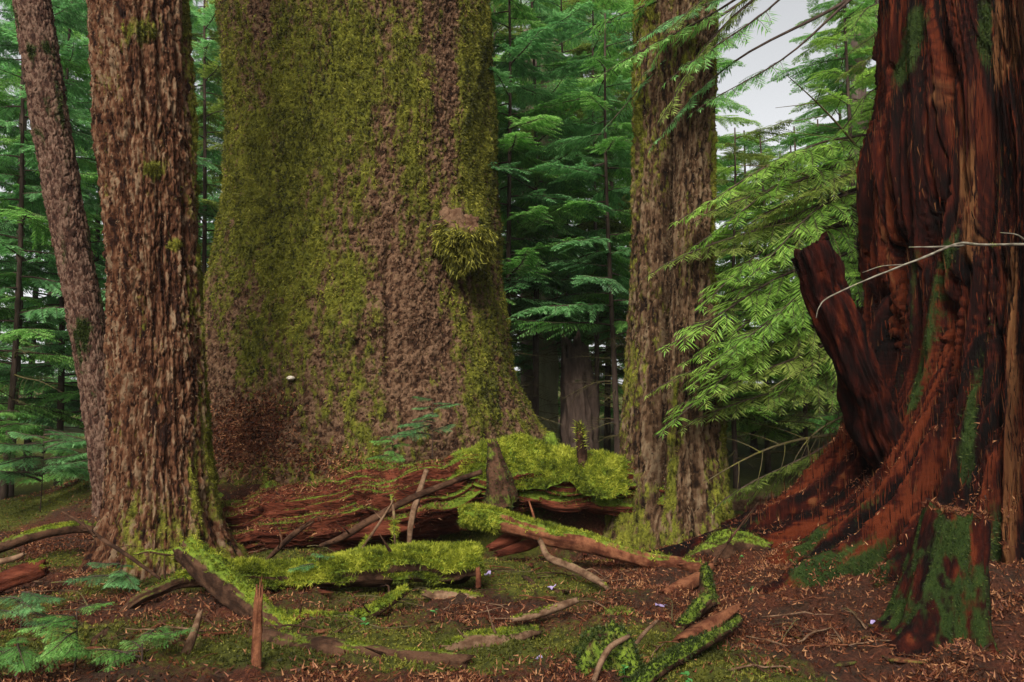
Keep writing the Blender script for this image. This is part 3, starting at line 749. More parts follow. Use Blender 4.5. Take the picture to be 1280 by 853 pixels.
def barkd(su, amp, seed, rid=0.5):
    """radial relief for a log: long grain plus lumps"""
    def f(TH, S, R):
        c, s_ = np.cos(TH), np.sin(TH)
        return R * (.55 * amp * fbm(c * 9, s_ * 9, S * su * .35, o=3, seed=seed + 7) + amp * fbm(c * 2.2, s_ * 2.2, S * su, o=4, seed=seed) + rid * amp * ridged(c * 5, s_ * 5, S * su * .25, o=2, seed=seed + 3))
    return f
def wood(name, pts, rad, mat, nseg=24, nring=None, su=3.0, amp=.25, seed=0, jag=.04, mossf=None, rid=.5, parent=None, **kw):
    """a branch or log through world points; pts (k,3), rad (k,)"""
    k = np.column_stack([np.asarray(pts, float), rad])
    length = np.linalg.norm(np.diff(k[:, :3], axis=0), axis=1).sum()
    n = nring or max(10, int(length / .03))
    s = spline(k, n)
    path = s[:, :3].copy(); r = np.maximum(s[:, 3], .002)
    wob = .25 * r.mean()
    path[:, 2] += wob * noise(np.linspace(0, length * 4, n), np.full(n, seed * 1.7), seed=seed + 1)
    path[:, 1] += wob * noise(np.linspace(0, length * 4, n), np.full(n, seed * 1.7 + 9), seed=seed + 2)
    V, T = tube(path, r, nseg, barkd(su, amp, seed, rid), jag=jag, seed=seed)
    vn = vert_normals(V, T)
    mk = np.full(len(V), -.5) if mossf is None else mossf(V, vn)
    return V, T, vn, mk
# the broken limb on the stump's left side
lp = [W(1125, 610, 8.0), W(1100, 550, 7.6), W(1078, 480, 7.35), W(1048, 405, 7.2), W(1026, 350, 7.1), W(1013, 312, 7.05)]
V, T, vn, mk = wood('limb', lp, [.16, .17, .17, .155, .15, .14], None, 80, 150, 2.5, .45, 101, .09, lambda V, n: .15 * fbm(V[:, 0] * 6, V[:, 2] * 3, o=3, seed=5) - .1)
obj('broken_limb', mesh_np('broken_limb', V, T, M['cedar_rot'], {'moss': mk, 'tan': np.full(len(V), -.15), 'plate': .8 * fbm(V[:, 0] * 16 + V[:, 2] * 6, V[:, 1] * 16, V[:, 2] * 3, o=4, seed=103)}), stump, label='short broken limb sticking up from the stump')
# ------------------------------------------------------------------ fallen wood
def upmoss(a, b, amt=1.0, sc=5.0, seed=0):
    return lambda V, n: sstep(a, b, n[:, 2]) * amt + .5 * fbm(V[:, 0] * sc, V[:, 1] * sc, V[:, 2] * sc, o=3, seed=seed) - .1
def pile(name, label, cat, pts, rad, mat, nseg=20, su=3., amp=.22, seed=0, jag=.03, mossf=None, tuft=0, tlen=.03, tmat='log_moss', group=None, twigs=0, rid=.5, nring=None):
    """a fallen branch or log, with its moss and broken side twigs as parts"""
    pts = np.array(pts)
    V, T, vn, mk = wood(name, pts, rad, None, nseg, nring, su, amp, seed, jag, mossf, rid)
    me = mesh_np(name, V, T, M[mat], {'moss': mk, 'tan': np.zeros(len(V)) - .3})
    if not tuft and not twigs:
        return obj(name, me, label=label, cat=cat, group=group), (V, T, vn, mk)
    base = pts[len(pts) // 2]
    t_ = thing(name, label, cat, base, group)
    obj('wood', me, t_)
    rng = np.random.default_rng(seed + 400)
    if tuft:
        P, N, w = sample(V, T, sstep(.35, .9, mk), tuft, rng)
        tn = np.clip(.5 + .45 * fbm(P[:, 0] * 6, P[:, 1] * 6, P[:, 2] * 6, o=2, seed=seed) + .45 * fbm(P[:, 0] * 22, P[:, 1] * 22, P[:, 2] * 22, o=2, seed=seed + 1), 0, 1)
        mV, mT, tt = tufts(P, N, tlen * .8, .0045 + tlen * .055, (0, 0, .1), .8, .85, rng, tint=tn, star=5, sprig=tlen * .6)
        obj('moss', mesh_np('moss', mV, mT, M[tmat], {'tint': tt}, smooth=False), t_, kind='stuff')
    for i in range(twigs):
        k = spline(np.column_stack([pts, rad]), 50)[rng.integers(6, 44)]
        d = rng.normal(0, 1, 3); d[2] = abs(d[2]) * .8; d /= np.linalg.norm(d)
        ln = rng.uniform(.12, .35)
        q = [k[:3], k[:3] + d * ln * .5 + rng.normal(0, .02, 3), k[:3] + d * ln + rng.normal(0, .03, 3)]
        v2, t2 = tube(spline(q, 7), np.linspace(k[3] * .22 + .003, .002, 7), 6)
        obj('twig', mesh_np('twig', v2, t2, M[mat], {'moss': np.full(len(v2), -.2), 'tan': np.zeros(len(v2))}), t_)
    return t_, (V, T, vn, mk)

# the long mossy log
pile('mossy_log', 'long fallen log thickly covered with bright green moss in the clearing', 'log',
     [W(140, 782, 6.45), W(170, 752, 6.6), W(215, 731, 6.8), W(275, 722, 7.0), W(360, 720, 7.1), W(470, 710, 7.15), W(560, 705, 7.2), W(600, 704, 7.2)],
     [.022, .035, .045, .075, .105, .125, .14, .115], 'dark_wood', 32, 3, .4, 201, .03,
     lambda V, n: 1.1 * sstep(-.35, .25, n[:, 2]) * sstep(-2.9, -2.3, V[:, 0]) + .35 * sstep(0, .6, n[:, 2]) + .4 * fbm(V[:, 0] * 5, V[:, 1] * 5, V[:, 2] * 5, o=3, seed=9) - .05, 60000, .050, twigs=3)
# the dark broken branch leaning over it
pile('broken_branch', 'thick dark broken branch with blunt mossy end leaning over the mossy log', 'branch',
     [W(232, 688, 6.75), W(262, 712, 6.6), W(300, 745, 6.4), W(345, 778, 6.15), W(372, 792, 6.0)], [.095, .11, .10, .085, .06], 'dark_wood', 30, 4, .3, 205, .05, upmoss(.35, .8, .8, 6, 3), 3500, .035, twigs=1)
pile('mossy_twig', 'short mossy twig beside the blunt end of the broken branch', 'twig',
     [W(168, 693, 7.0), W(185, 690, 6.95), W(205, 692, 6.9), W(232, 690, 6.8)], [.006, .012, .018, .024], 'dark_wood', 10, 6, .2, 207, .01, upmoss(-.2, .4), 700, .022)
pile('dark_log', 'low dark half rotten log lying along the ground in front', 'log',
     [W(318, 790, 5.75), W(360, 806, 5.55), W(420, 815, 5.4), W(500, 822, 5.3), W(585, 828, 5.25)], [.06, .085, .065, .06, .045], 'dark_wood', 26, 4, .35, 209, .04, upmoss(.6, 1, .5, 5, 8), 900, .024, twigs=2)
pile('broken_stake', 'upright splintered brown stake standing before the dark log', 'stake',
     [W(319, 842, 4.98), W(321, 800, 4.98), W(323, 738, 4.98)], [.028, .025, .020], 'red_wood', 20, 8, .5, 211, .10)
pile('mossy_branch', 'curved moss covered branch lying between the mossy log and dark log', 'branch',
     [W(352, 768, 6.5), W(400, 776, 6.3), W(445, 775, 6.25), W(482, 755, 6.4), W(508, 738, 6.6)], [.03, .045, .05, .045, .03], 'dark_wood', 18, 4, .25, 213, .02, upmoss(-.1, .4, 1.0), 6000, .03, twigs=3)
# branch with bare red wood, propped up
pile('fallen_branch', 'long fallen branch with shaggy mossy tip and bare red wood at its other end', 'branch',
     [W(578, 646, 8.35), W(610, 648, 8.3), W(660, 662, 8.2), W(730, 680, 8.05), W(810, 700, 7.9), W(885, 712, 7.8)], [.085, .10, .095, .085, .07, .05], 'red_wood', 28, 3, .22, 215, .03,
     lambda V, n: sstep(.2, .8, n[:, 2]) * (.9 - .25 * np.maximum(V[:, 0], 0)) + 1.2 * sstep(.0, -.35, V[:, 0]) + .45 * fbm(V[:, 0] * 7, V[:, 1] * 7, V[:, 2] * 7, o=3, seed=4) - .12, 13000, .045, twigs=2)
for i, (a, b, r) in enumerate([((612, 684, 8.35), (660, 664, 8.5), .06), ((622, 694, 8.3), (690, 672, 8.5), .05)]):
    pile('split_log', ['red splintered split log propped under the mossy branch tip', 'lower red split log lying under the propped branch'][i], 'log', [W(*a), (W(*a) + W(*b)) / 2, W(*b)], [r * .6, r, r * .7], 'red_log', 16, 3, .3, 221 + i, .05)

# ---- the nurse log
npts = [W(262, 668, 9.35), W(340, 655, 9.35), W(430, 645, 9.4), W(515, 626, 9.45), W(600, 604, 9.5), (W(690, 604, 9.55)), W(770, 606, 9.6), W(830, 612, 9.7)]
nrad = [.22, .30, .34, .34, .28, .26, .25, .24]
def nmoss(V, n):
    px, py = proj(V)
    top = sstep(.1, .6, n[:, 2])
    return top * (.55 + .6 * sstep(540, 590, px)) + .5 * fbm(V[:, 0] * 3, V[:, 1] * 3, V[:, 2] * 3, o=3, seed=17) - .12 + .3 * sstep(.5, .9, n[:, 2])
V, T, vn, mk = wood('nurse_log', npts, nrad, None, 110, 300, 1.4, .42, 231, .06, nmoss, .9)
nl = thing('nurse_log', 'rotting red nurse log with bright moss cushion, lying before the giant spruce', 'log', W(520, 660, 9.45))
obj('wood', mesh_np('wood', V, T, M['red_log'], {'moss': mk, 'tan': np.zeros(len(V)) - .3}), nl)
pxn, pyn = proj(V)
P, N, w = sample(V, T, (vn[:, 2] > .1) * sstep(560, 600, pxn) * (vn[:, 1] < .6), 11000, RNG)
# moss cushion: a lumpy hull over the log with long tufts
a = np.linspace(0, 1, 90); b = np.linspace(-1, 1, 46)
A, B = np.meshgrid(a, b)
cpx = 555 + 225 * A
base = np.array([W(x, 606, 9.5) for x in 555 + 225 * a])
hump = .02 + .32 * np.exp(-((A - .36) / .26) ** 2) + .12 * np.exp(-((A - .82) / .18) ** 2) + .12 * fbm(A * 9, B * 2, o=3, seed=235)
CV = np.stack([np.tile(base[:, 0], (46, 1)), 9.52 + B * (.36 + .05 * noise(A * 6, B * 3, seed=236)), base[:, 2][None, :] + .18 + hump * (1 - np.abs(B) ** 2.2) - (.30 + .22 * noise(A * 9, B * 0 + 3, seed=239)) * np.abs(B) ** 2.4 * (1 - .3 * A) + .03 * fbm(A * 22, B * 6, o=3, seed=237)], -1).reshape(-1, 3)
CT = grid_tris(46, 90)
if face_normals(CV, CT)[0][:, 2].mean() < 0: CT = CT[:, ::-1]
cn = vert_normals(CV, CT)
cush = obj('moss_cushion', mesh_np('moss_cushion', CV, CT, M['dark_wood'], {'moss': np.full(len(CV), 1.0), 'tan': np.zeros(len(CV))}), nl, label='domed bright yellow green moss cushion on the log')
P2, N2, w2 = sample(CV, CT, (cn[:, 1] < .75).astype(float), 42000, RNG)
tn = np.clip(.55 + .4 * fbm(P2[:, 0] * 5, P2[:, 1] * 5, P2[:, 2] * 5, o=2, seed=238) + .45 * fbm(P2[:, 0] * 20, P2[:, 1] * 20, P2[:, 2] * 20, o=2, seed=240), 0, 1)
mV, mT, t = tufts(P2, N2, .05, .009, (0, 0, .1), .8, .85, tint=tn, star=5, sprig=.05)
obj('moss_tufts', mesh_np('moss_tufts', mV, mT, M['log_moss'], {'tint': t}, smooth=False), cush, kind='stuff')
mV, mT, t = tufts(P, N, .05, .010, (0, 0, .1), .9, .5)
obj('moss', mesh_np('moss', mV, mT, M['log_moss'], {'tint': t * .7}, smooth=False), nl, kind='stuff')
P3, N3, w3 = sample(V, T, sstep(.3, .8, mk) * (pxn < 580), 14000, RNG)
mV, mT, t = tufts(P3, N3, .035, .010, (0, 0, .1), .9, .5)
obj('moss', mesh_np('moss', mV, mT, M['floor_moss'], {'tint': t}, smooth=False), nl, kind='stuff')
P3, N3, w3 = sample(V, T, (vn[:, 2] > .25) * (pxn < 560) * 1.0, 15000, RNG)
mV, mT, t = tufts(P3 + N3 * .006, N3, .05, .012, (0, 0, 0), .1, .8, sink=-.003)
obj('needle_litter', mesh_np('needle_litter', mV, mT, M['litter'], {'tint': t}, smooth=False), nl, kind='stuff')
flakes(V, T, (vn[:, 1] < .4) * (mk < .5) * 1.0, 9000, .14, .012, 'red_log', nl, 1.6, .2, .25, 'splinters', (1, 0, .15))
# red slabs peeling off the nurse log's face
for i, (x0, y0, x1, y1, r) in enumerate([(380, 680, 520, 655, .07)]):
    p = [W(x0, y0, 9.10), W((x0 + x1) / 2, (y0 + y1) / 2 - 3, 9.05), W(x1, y1, 9.14)]
    V_, T_, vn_, mk_ = wood('slab', p, [r * .5, r, r * .6], None, 26, 90, 2, .8, 241 + i, .08, upmoss(.7, 1, .5, 4, i), 1.0)
    obj('slab', mesh_np('slab', V_, T_, M['red_log'], {'moss': mk_, 'tan': np.zeros(len(V_))}), nl)
# dark mossy stub facing the clearing
p = [W(628, 628, 9.1), W(622, 595, 9.05), W(616, 556, 9.1)]
V_, T_, vn_, mk_ = wood('stub', p, [.16, .12, .05], None, 26, 50, 4, .4, 251, .05, lambda V, n: .25 + .4 * fbm(V[:, 0] * 8, V[:, 2] * 8, o=3, seed=2))
st_ = obj('stub', mesh_np('stub', V_, T_, M['dark_wood'], {'moss': mk_, 'tan': np.zeros(len(V_))}), nl, label='dark mossy branch stub on the log')
P3, N3, w3 = sample(V_, T_, np.ones(len(V_)), 1300, RNG)
mV, mT, t = tufts(P3, N3, .035, .010, (0, 0, -.3), .8, .5)
obj('moss', mesh_np('moss', mV, mT, M['dark_moss'], {'tint': t}, smooth=False), st_, kind='stuff')
# broken post on the cushion
p = [W(726, 602, 9.35), W(727, 570, 9.33), W(724, 532, 9.3)]
V_, T_, vn_, mk_ = wood('post', p, [.068, .058, .035], None, 22, 50, 5, .35, 255, .06, upmoss(.3, .9, .6))
po = obj('snag', mesh_np('snag', V_, T_, M['dark_wood'], {'moss': mk_, 'tan': np.zeros(len(V_))}), nl, label='short dark splintered snag standing on the moss cushion')
P3, N3, w3 = sample(V_, T_, sstep(.5, .9, (V_[:, 2] - V_[:, 2].min()) / np.ptp(V_[:, 2])), 260, RNG)
mV, mT, t = tufts(P3, N3, .07, .012, (0, 0, .2), .9, .5)
obj('moss', mesh_np('moss', mV, mT, M['log_moss'], {'tint': t}, smooth=False), po, kind='stuff')

# ---- sticks propped on the nurse log and lying about
pile('propped_stick', 'long straight grey brown stick propped on the nurse log', 'stick', [W(400, 682, 8.55), W(432, 670, 8.5), W(468, 648, 8.5), W(530, 616, 8.55), W(602, 590, 8.75)], [.018, .036, .038, .036, .028], 'dark_wood', 14, 4, .2, 261, .03, twigs=3)
pile('propped_stick', 'pale upright stick with a bend leaning on the nurse log', 'stick', [W(511, 686, 8.45), W(514, 655, 8.45), W(522, 622, 8.55), W(533, 588, 8.8)], [.024, .03, .030, .026], 'tan_wood', 12, 5, .25, 263, .02, upmoss(.3, .9, .5), 300, .02)
pile('lichen_stick', 'thin forked stick hung with pale green lichen before the nurse log', 'stick', [W(447, 694, 8.5), W(462, 672, 8.45), W(480, 645, 8.45), W(494, 622, 8.5)], [.012, .014, .012, .006], 'tan_wood', 8, 5, .2, 265, .01, upmoss(-.3, .3, .5), 260, .05, twigs=2)
pile('lichen_stick', 'short hanging twig thick with pale green lichen', 'stick', [W(494, 690, 8.5), W(493, 665, 8.45), W(492, 640, 8.45), W(488, 618, 8.6)], [.008, .012, .014, .010], 'tan_wood', 8, 5, .2, 267, .01, upmoss(-.6, .1, .6), 420, .05)
pile('arched_branch', 'arched dark mossy branch running out behind the plated trunk', 'branch', [W(-60, 715, 8.3), W(0, 684, 8.45), W(50, 667, 8.6), W(95, 661, 8.75), W(150, 664, 8.95)], [.05, .052, .055, .055, .05], 'dark_wood', 18, 3, .2, 269, .03, upmoss(.2, .8, .8), 4500, .03, twigs=2)
pile('slanting_stick', 'thin bare stick slanting down past the plated trunk foot', 'stick', [W(78, 640, 7.9), W(98, 652, 7.8), W(130, 675, 7.6), W(165, 698, 7.4), W(200, 724, 7.2)], [.008, .014, .017, .017, .012], 'dark_wood', 10, 4, .2, 271, .02, twigs=4)
pile('red_chunk', 'splintered red brown log chunk near the arched branch', 'log', [W(-20, 738, 7.2), W(20, 722, 7.25), W(58, 705, 7.3)], [.07, .08, .06], 'red_log', 22, 4, .35, 273, .06, upmoss(.6, 1, .5), 500, .025)
pile('pale_stick', 'short pale stick end by the red brown chunk', 'stick', [W(-20, 706, 7.7), W(10, 700, 7.7), W(30, 693, 7.7)], [.03, .028, .02], 'tan_wood', 12, 4, .2, 275, .03)
pile('grey_stick', 'short grey stick standing askew in the red litter', 'stick', [W(229, 826, 5.25), W(240, 798, 5.3), W(251, 764, 5.45)], [.03, .026, .016], 'tan_wood', 12, 5, .25, 277, .03)
pile('bent_branch', 'bent tan branch below the propped mossy branch', 'branch', [W(675, 676, 7.9), W(686, 696, 7.7), W(712, 708, 7.5), W(740, 722, 7.3), W(760, 736, 7.1)], [.025, .032, .034, .034, .02], 'tan_wood', 14, 4, .25, 279, .02, upmoss(.5, 1, .5), 300, .02, twigs=2)
pile('rotten_log', 'half buried mossy rotten log with a hollow underside', 'log', [W(552, 812, 5.55), W(590, 806, 5.65), W(630, 800, 5.75), W(672, 792, 5.9)], [.035, .055, .055, .035], 'tan_wood', 22, 4, .3, 281, .05, upmoss(.2, .8, .75), 2500, .028, twigs=2)
pile('small_log', 'short dark lichen spotted log piece by the small upright peg', 'log', [W(530, 742, 6.85), W(555, 746, 6.85), W(600, 748, 6.85)], [.03, .045, .03], 'tan_wood', 18, 4, .3, 283, .04, upmoss(.3, .9, .7), 1200, .025)
pile('peg', 'small upright wooden peg at the end of the mossy log', 'peg', [W(598, 736, 6.9), W(598, 722, 6.9), W(597, 710, 6.9)], [.022, .022, .018], 'red_wood', 10, 6, .25, 285, .02)
pile('fallen_stick', 'tan mossy stick lying across the green hollow', 'stick', [W(640, 775, 6.1), W(665, 770, 6.15), W(700, 758, 6.3), W(722, 750, 6.4)], [.016, .028, .03, .02], 'tan_wood', 12, 4, .25, 287, .02, upmoss(.4, .9, .6), 500, .022)
pile('dark_stick', 'short dark stick across the foot of the nurse log', 'stick', [W(332, 702, 8.0), W(352, 682, 8.2), W(372, 664, 8.4), W(392, 652, 8.5)], [.015, .028, .026, .012], 'dark_wood', 12, 4, .25, 289, .02, twigs=3)
pile('curved_stick', 'curved brown stick leaning against the mossy hummock', 'stick', [W(742, 852, 4.75), W(752, 826, 4.85), W(764, 808, 4.9), W(786, 795, 5.0)], [.014, .018, .018, .012], 'tan_wood', 10, 4, .2, 291, .01)
pile('curved_stick', 'thin pale curved stick on red litter by the hummock', 'stick', [W(788, 826, 5.0), W(793, 808, 5.1), W(806, 790, 5.3), W(822, 775, 5.5)], [.010, .013, .012, .008], 'tan_wood', 8, 4, .2, 293, .01)
pile('mossy_root', 'mossy green root log at the foot of the big stump', 'root', [W(780, 868, 4.6), W(830, 832, 4.9), W(880, 802, 5.3), W(925, 775, 5.7)], [.04, .045, .045, .03], 'dark_wood', 20, 4, .25, 295, .03, upmoss(-.1, .6, .9), 4500, .028, tmat='dark_moss', twigs=2)
pile('red_shard', 'pinkish red splintered shard lying beside the mossy root', 'wood shard', [W(850, 800, 5.2), W(880, 785, 5.4), W(925, 758, 5.7)], [.03, .045, .02], 'red_wood', 14, 3, .5, 297, .08)
pile('red_shard', 'long flat red shard below the end of the fallen branch', 'wood shard', [W(830, 742, 7.0), W(860, 728, 7.2), W(892, 706, 7.5)], [.03, .055, .03], 'red_wood', 14, 3, .4, 299, .08)
pile('mossy_root', 'knobbly upright mossy root stub at the left tip of stump roots', 'root', [W(884, 756, 6.4), W(884, 735, 6.4), W(882, 710, 6.45)], [.07, .05, .035], 'dark_wood', 20, 6, .35, 301, .04, upmoss(-.4, .5, .8), 1600, .025, tmat='dark_moss')
pile('mossy_root', 'sloping mossy root running down from the root stub', 'root', [W(885, 748, 6.4), W(870, 765, 6.2), W(850, 782, 5.95)], [.06, .05, .03], 'dark_wood', 18, 5, .3, 303, .03, upmoss(-.3, .5, .9), 1600, .025, tmat='dark_moss')
pile('mossy_root', 'low mossy hump of buried wood behind the fallen branch end', 'root', [W(862, 702, 8.2), W(890, 690, 8.2), W(925, 684, 8.2), W(960, 690, 8.1)], [.06, .13, .13, .07], 'dark_wood', 26, 3, .3, 305, .04, upmoss(0, .6, .7), 3500, .03, tmat='floor_moss')
pile('bare_twig', 'thin dead twig rising beside the fluted trunk foot', 'twig', [W(884, 716, 7.6), W(905, 685, 7.7), W(922, 662, 7.8), W(948, 628, 7.9)], [.010, .014, .010, .004], 'dark_wood', 8, 4, .2, 307, .0, twigs=5)
pile('bare_twig', 'short upright brown stick under the moss cushion', 'twig', [W(672, 668, 8.9), W(667, 645, 8.9), W(661, 626, 9.0)], [.014, .014, .010], 'red_wood', 8, 4, .2, 309, .0)
pile('weathered_log', 'pale weathered log lying beyond the stump roots', 'log', [W(905, 632, 13.5), W(960, 630, 13.2), W(1040, 626, 13)], [.14, .16, .14], 'tan_wood', 26, 1.5, .3, 311, .05, upmoss(.1, .8, .5))

# ---- mossy hummock
def hummock(name, label, c, rx, ry, h, nt, tmat, seed, sub=0.15):
    th, v = np.meshgrid(np.linspace(0, 2 * math.pi, 70, endpoint=False), np.linspace(0, 1, 30))
    n_ = fbm(np.cos(th) * v * 2, np.sin(th) * v * 2, v * 0 + seed, o=4, seed=seed)
    rr = v * (1.15 + .5 * noise(np.cos(th) * 1.3, np.sin(th) * 1.3, seed=seed + 1) + .15 * noise(np.cos(th) * 4, np.sin(th) * 4, v * 3, seed=seed + 2))
    HV = np.stack([c[0] + rx * rr * np.cos(th), c[1] + ry * rr * np.sin(th), c[2] - sub + (h + sub) * (1 - v ** 1.7) + h * .55 * n_ * (1 - v ** 3)], -1).reshape(-1, 3)
    HT = grid_tris(30, 70, wrap=True)
    if face_normals(HV, HT)[0][:, 2].mean() < 0: HT = HT[:, ::-1]
    hn = vert_normals(HV, HT)
    t_ = thing(name, label, 'hummock', c)
    obj('mound', mesh_np('mound', HV, HT, M['dark_wood'], {'moss': .6 + .5 * fbm(HV[:, 0] * 7, HV[:, 1] * 7, HV[:, 2] * 7, o=3, seed=seed), 'tan': np.zeros(len(HV))}), t_)
    P, N, w = sample(HV, HT, np.ones(len(HV)), nt, RNG)
    tn = np.clip(.4 + .5 * fbm(P[:, 0] * 6, P[:, 1] * 6, P[:, 2] * 6, o=2, seed=seed), 0, 1)
    mV, mT, t = tufts(P, N, .024, .009, (0, 0, .1), .8, .85, tint=tn, star=5, sprig=.025)
    obj('moss', mesh_np('moss', mV, mT, M[tmat], {'tint': t}, smooth=False), t_, kind='stuff')
def gp(x, y, dz=0):
    p = G(x, y); p[2] += dz; return p
hummock('moss_hummock', 'steep dark green mossy hummock in the red litter', gp(752, 832), .22, .22, .28, 9000, 'dark_moss', 321)
hummock('moss_hummock', 'low mossy shelf right of the steep hummock top', gp(775, 775), .22, .2, .10, 4000, 'floor_moss', 323)
hummock('moss_hummock', 'small pointed mossy cone behind the moss cushion', W(690, 566, 10.4), .22, .22, .22, 3500, 'log_moss', 325, .3)
hummock('moss_hummock', 'mossy root knee at the left foot of the giant spruce', W(335, 622, 10.3), .32, .4, .20, 5500, 'trunk_moss', 327, .4)
hummock('moss_hummock', 'mossy hump right beside the plated trunk foot', W(275, 632, 10.3), .3, .4, .18, 4500, 'trunk_moss', 329, .5)

# ---- the small stump standing before the big one
sc = gp(1178, 798)
V_, T_ = None, None
hgt = 1.6 - (642 - HORIZON) / F_PX * sc[1] - sc[2]
path = np.stack([np.linspace(sc[0] - .03, sc[0] + .20, 70), np.full(70, sc[1] + .12) , np.linspace(sc[2] - .15, sc[2] + hgt, 70)], 1)
f_ = np.linspace(0, 1, 70)
def srel(TH, S, R):
    c, s_ = np.cos(TH), np.sin(TH)
    low = np.exp(-S / .28)
    return R * (.34 * ridged(c * 1.9, s_ * 1.9, S * .5, o=2, seed=331) + .32 * fbm(c * 6, s_ * 6, S * 1.2, o=4, seed=332) + low * .55 * np.maximum(0, noise(c * 1.6 + 4, s_ * 1.6, seed=333) + .2))
V_, T_ = tube(path, np.interp(f_, [0, .2, .6, 1], [.36, .26, .20, .165]), 110, srel, jag=.05, seed=335)
vn_ = vert_normals(V_, T_)
mk_ = .40 + 1.1 * fbm(V_[:, 0] * 11, V_[:, 1] * 11, V_[:, 2] * 4.0, o=4, seed=336) - .8 * sstep(.5, .9, vn_[:, 2])
ss = thing('small_stump', 'small broken stump with green moss sides and litter on its top', 'stump', sc)
obj('trunk', mesh_np('trunk', V_, T_, M['cedar_rot'], {'moss': mk_, 'tan': -.05 + .5 * fbm(V_[:, 0] * 14, V_[:, 1] * 14, V_[:, 2] * 2, o=3, seed=3), 'plate': .9 * fbm(V_[:, 0] * 22, V_[:, 1] * 22, V_[:, 2] * 2.5, o=4, seed=4)}), ss)
P, N, w = sample(V_, T_, sstep(.4, .8, mk_), 8000, RNG)
mV, mT, t = tufts(P, N, .022, .008, (0, 0, -.3), .8, .5)
obj('moss', mesh_np('moss', mV, mT, M['dark_moss'], {'tint': t}, smooth=False), ss, kind='stuff')
P, N, w = sample(V_, T_, sstep(.4, .8, vn_[:, 2]) * (V_[:, 2] > sc[2] + .4), 1500, RNG)
mV, mT, t = tufts(P + [0, 0, .008], N, .045, .012, (0, 0, .1), .2, .8, sink=-.004)
obj('needle_litter', mesh_np('needle_litter', mV, mT, M['litter'], {'tint': t}, smooth=False), ss, kind='stuff')

# ---- lichen twig reaching across the big stump
tw = thing('lichen_branch', 'thin pale lichen crusted branch reaching across the red stump', 'branch', W(1280, 303, 5.3))
segs = [([W(1420, 330, 5.9), W(1340, 308, 5.5), W(1280, 306, 5.3), W(1225, 306, 5.2), W(1196, 305, 5.15), W(1150, 324, 5.1), W(1095, 345, 5.05), W(1038, 371, 5.0), W(1024, 384, 5.0), W(1020, 398, 5.0)], [.012, .010, .0085, .008, .0075, .0068, .006, .0045, .003, .002]),
        ([W(1205, 307, 5.16), W(1170, 309, 5.12), W(1136, 309, 5.1)], [.006, .005, .003]),
        ([W(1288, 306, 5.32), W(1272, 294, 5.3), W(1250, 291, 5.28)], [.005, .004, .002]),
        ([W(1130, 331, 5.08), W(1102, 333, 5.04), W(1078, 341, 5.0)], [.004, .003, .002])]
for i, (p, r) in enumerate(segs):
    V_, T_, vn_, mk_ = wood('t', p, r, None, 9, 90 if i == 0 else 24, 12, .45, 341 + i, 0, lambda V, n: .1 + .7 * fbm(V[:, 0] * 14, V[:, 1] * 14, V[:, 2] * 14, o=2, seed=8))
    s_ = obj('stem' if i == 0 else 'twig', mesh_np('stem', V_, T_, M['lichen_twig'], {'moss': mk_, 'tan': np.zeros(len(V_))}), tw)
    if i == 0:
        P, N, w = sample(V_, T_, sstep(.4, .7, mk_), 260, RNG)
        mV, mT, t = tufts(P, N, .018, .004, (0, 0, -.6), .6, .5)
        obj('lichen', mesh_np('lichen', mV, mT, M['log_moss'], {'tint': t}, smooth=False), s_, kind='stuff')

# ---- pale fungus on the spruce
fc = FUNGUS
th, v = np.meshgrid(np.linspace(0, 2 * math.pi, 28, endpoint=False), np.linspace(.05, math.pi - .05, 16))
r = 1 + .18 * fbm(np.cos(th) * np.sin(v) * 2, np.sin(th) * np.sin(v) * 2, np.cos(v) * 2, o=3, seed=351)
FV = np.stack([fc[0] + .055 * r * np.sin(v) * np.cos(th), fc[1] + .08 * r * np.sin(v) * np.sin(th), fc[2] + .032 * r * np.cos(v)], -1).reshape(-1, 3)
obj('bracket_fungus', mesh_np('bracket_fungus', FV, grid_tris(16, 28, wrap=True)[:, ::-1], M['fungus'], {'moss': np.full(len(FV), -1.), 'tan': np.zeros(len(FV))}), label='small whitish bracket fungus on the giant spruce bark', cat='fungus')

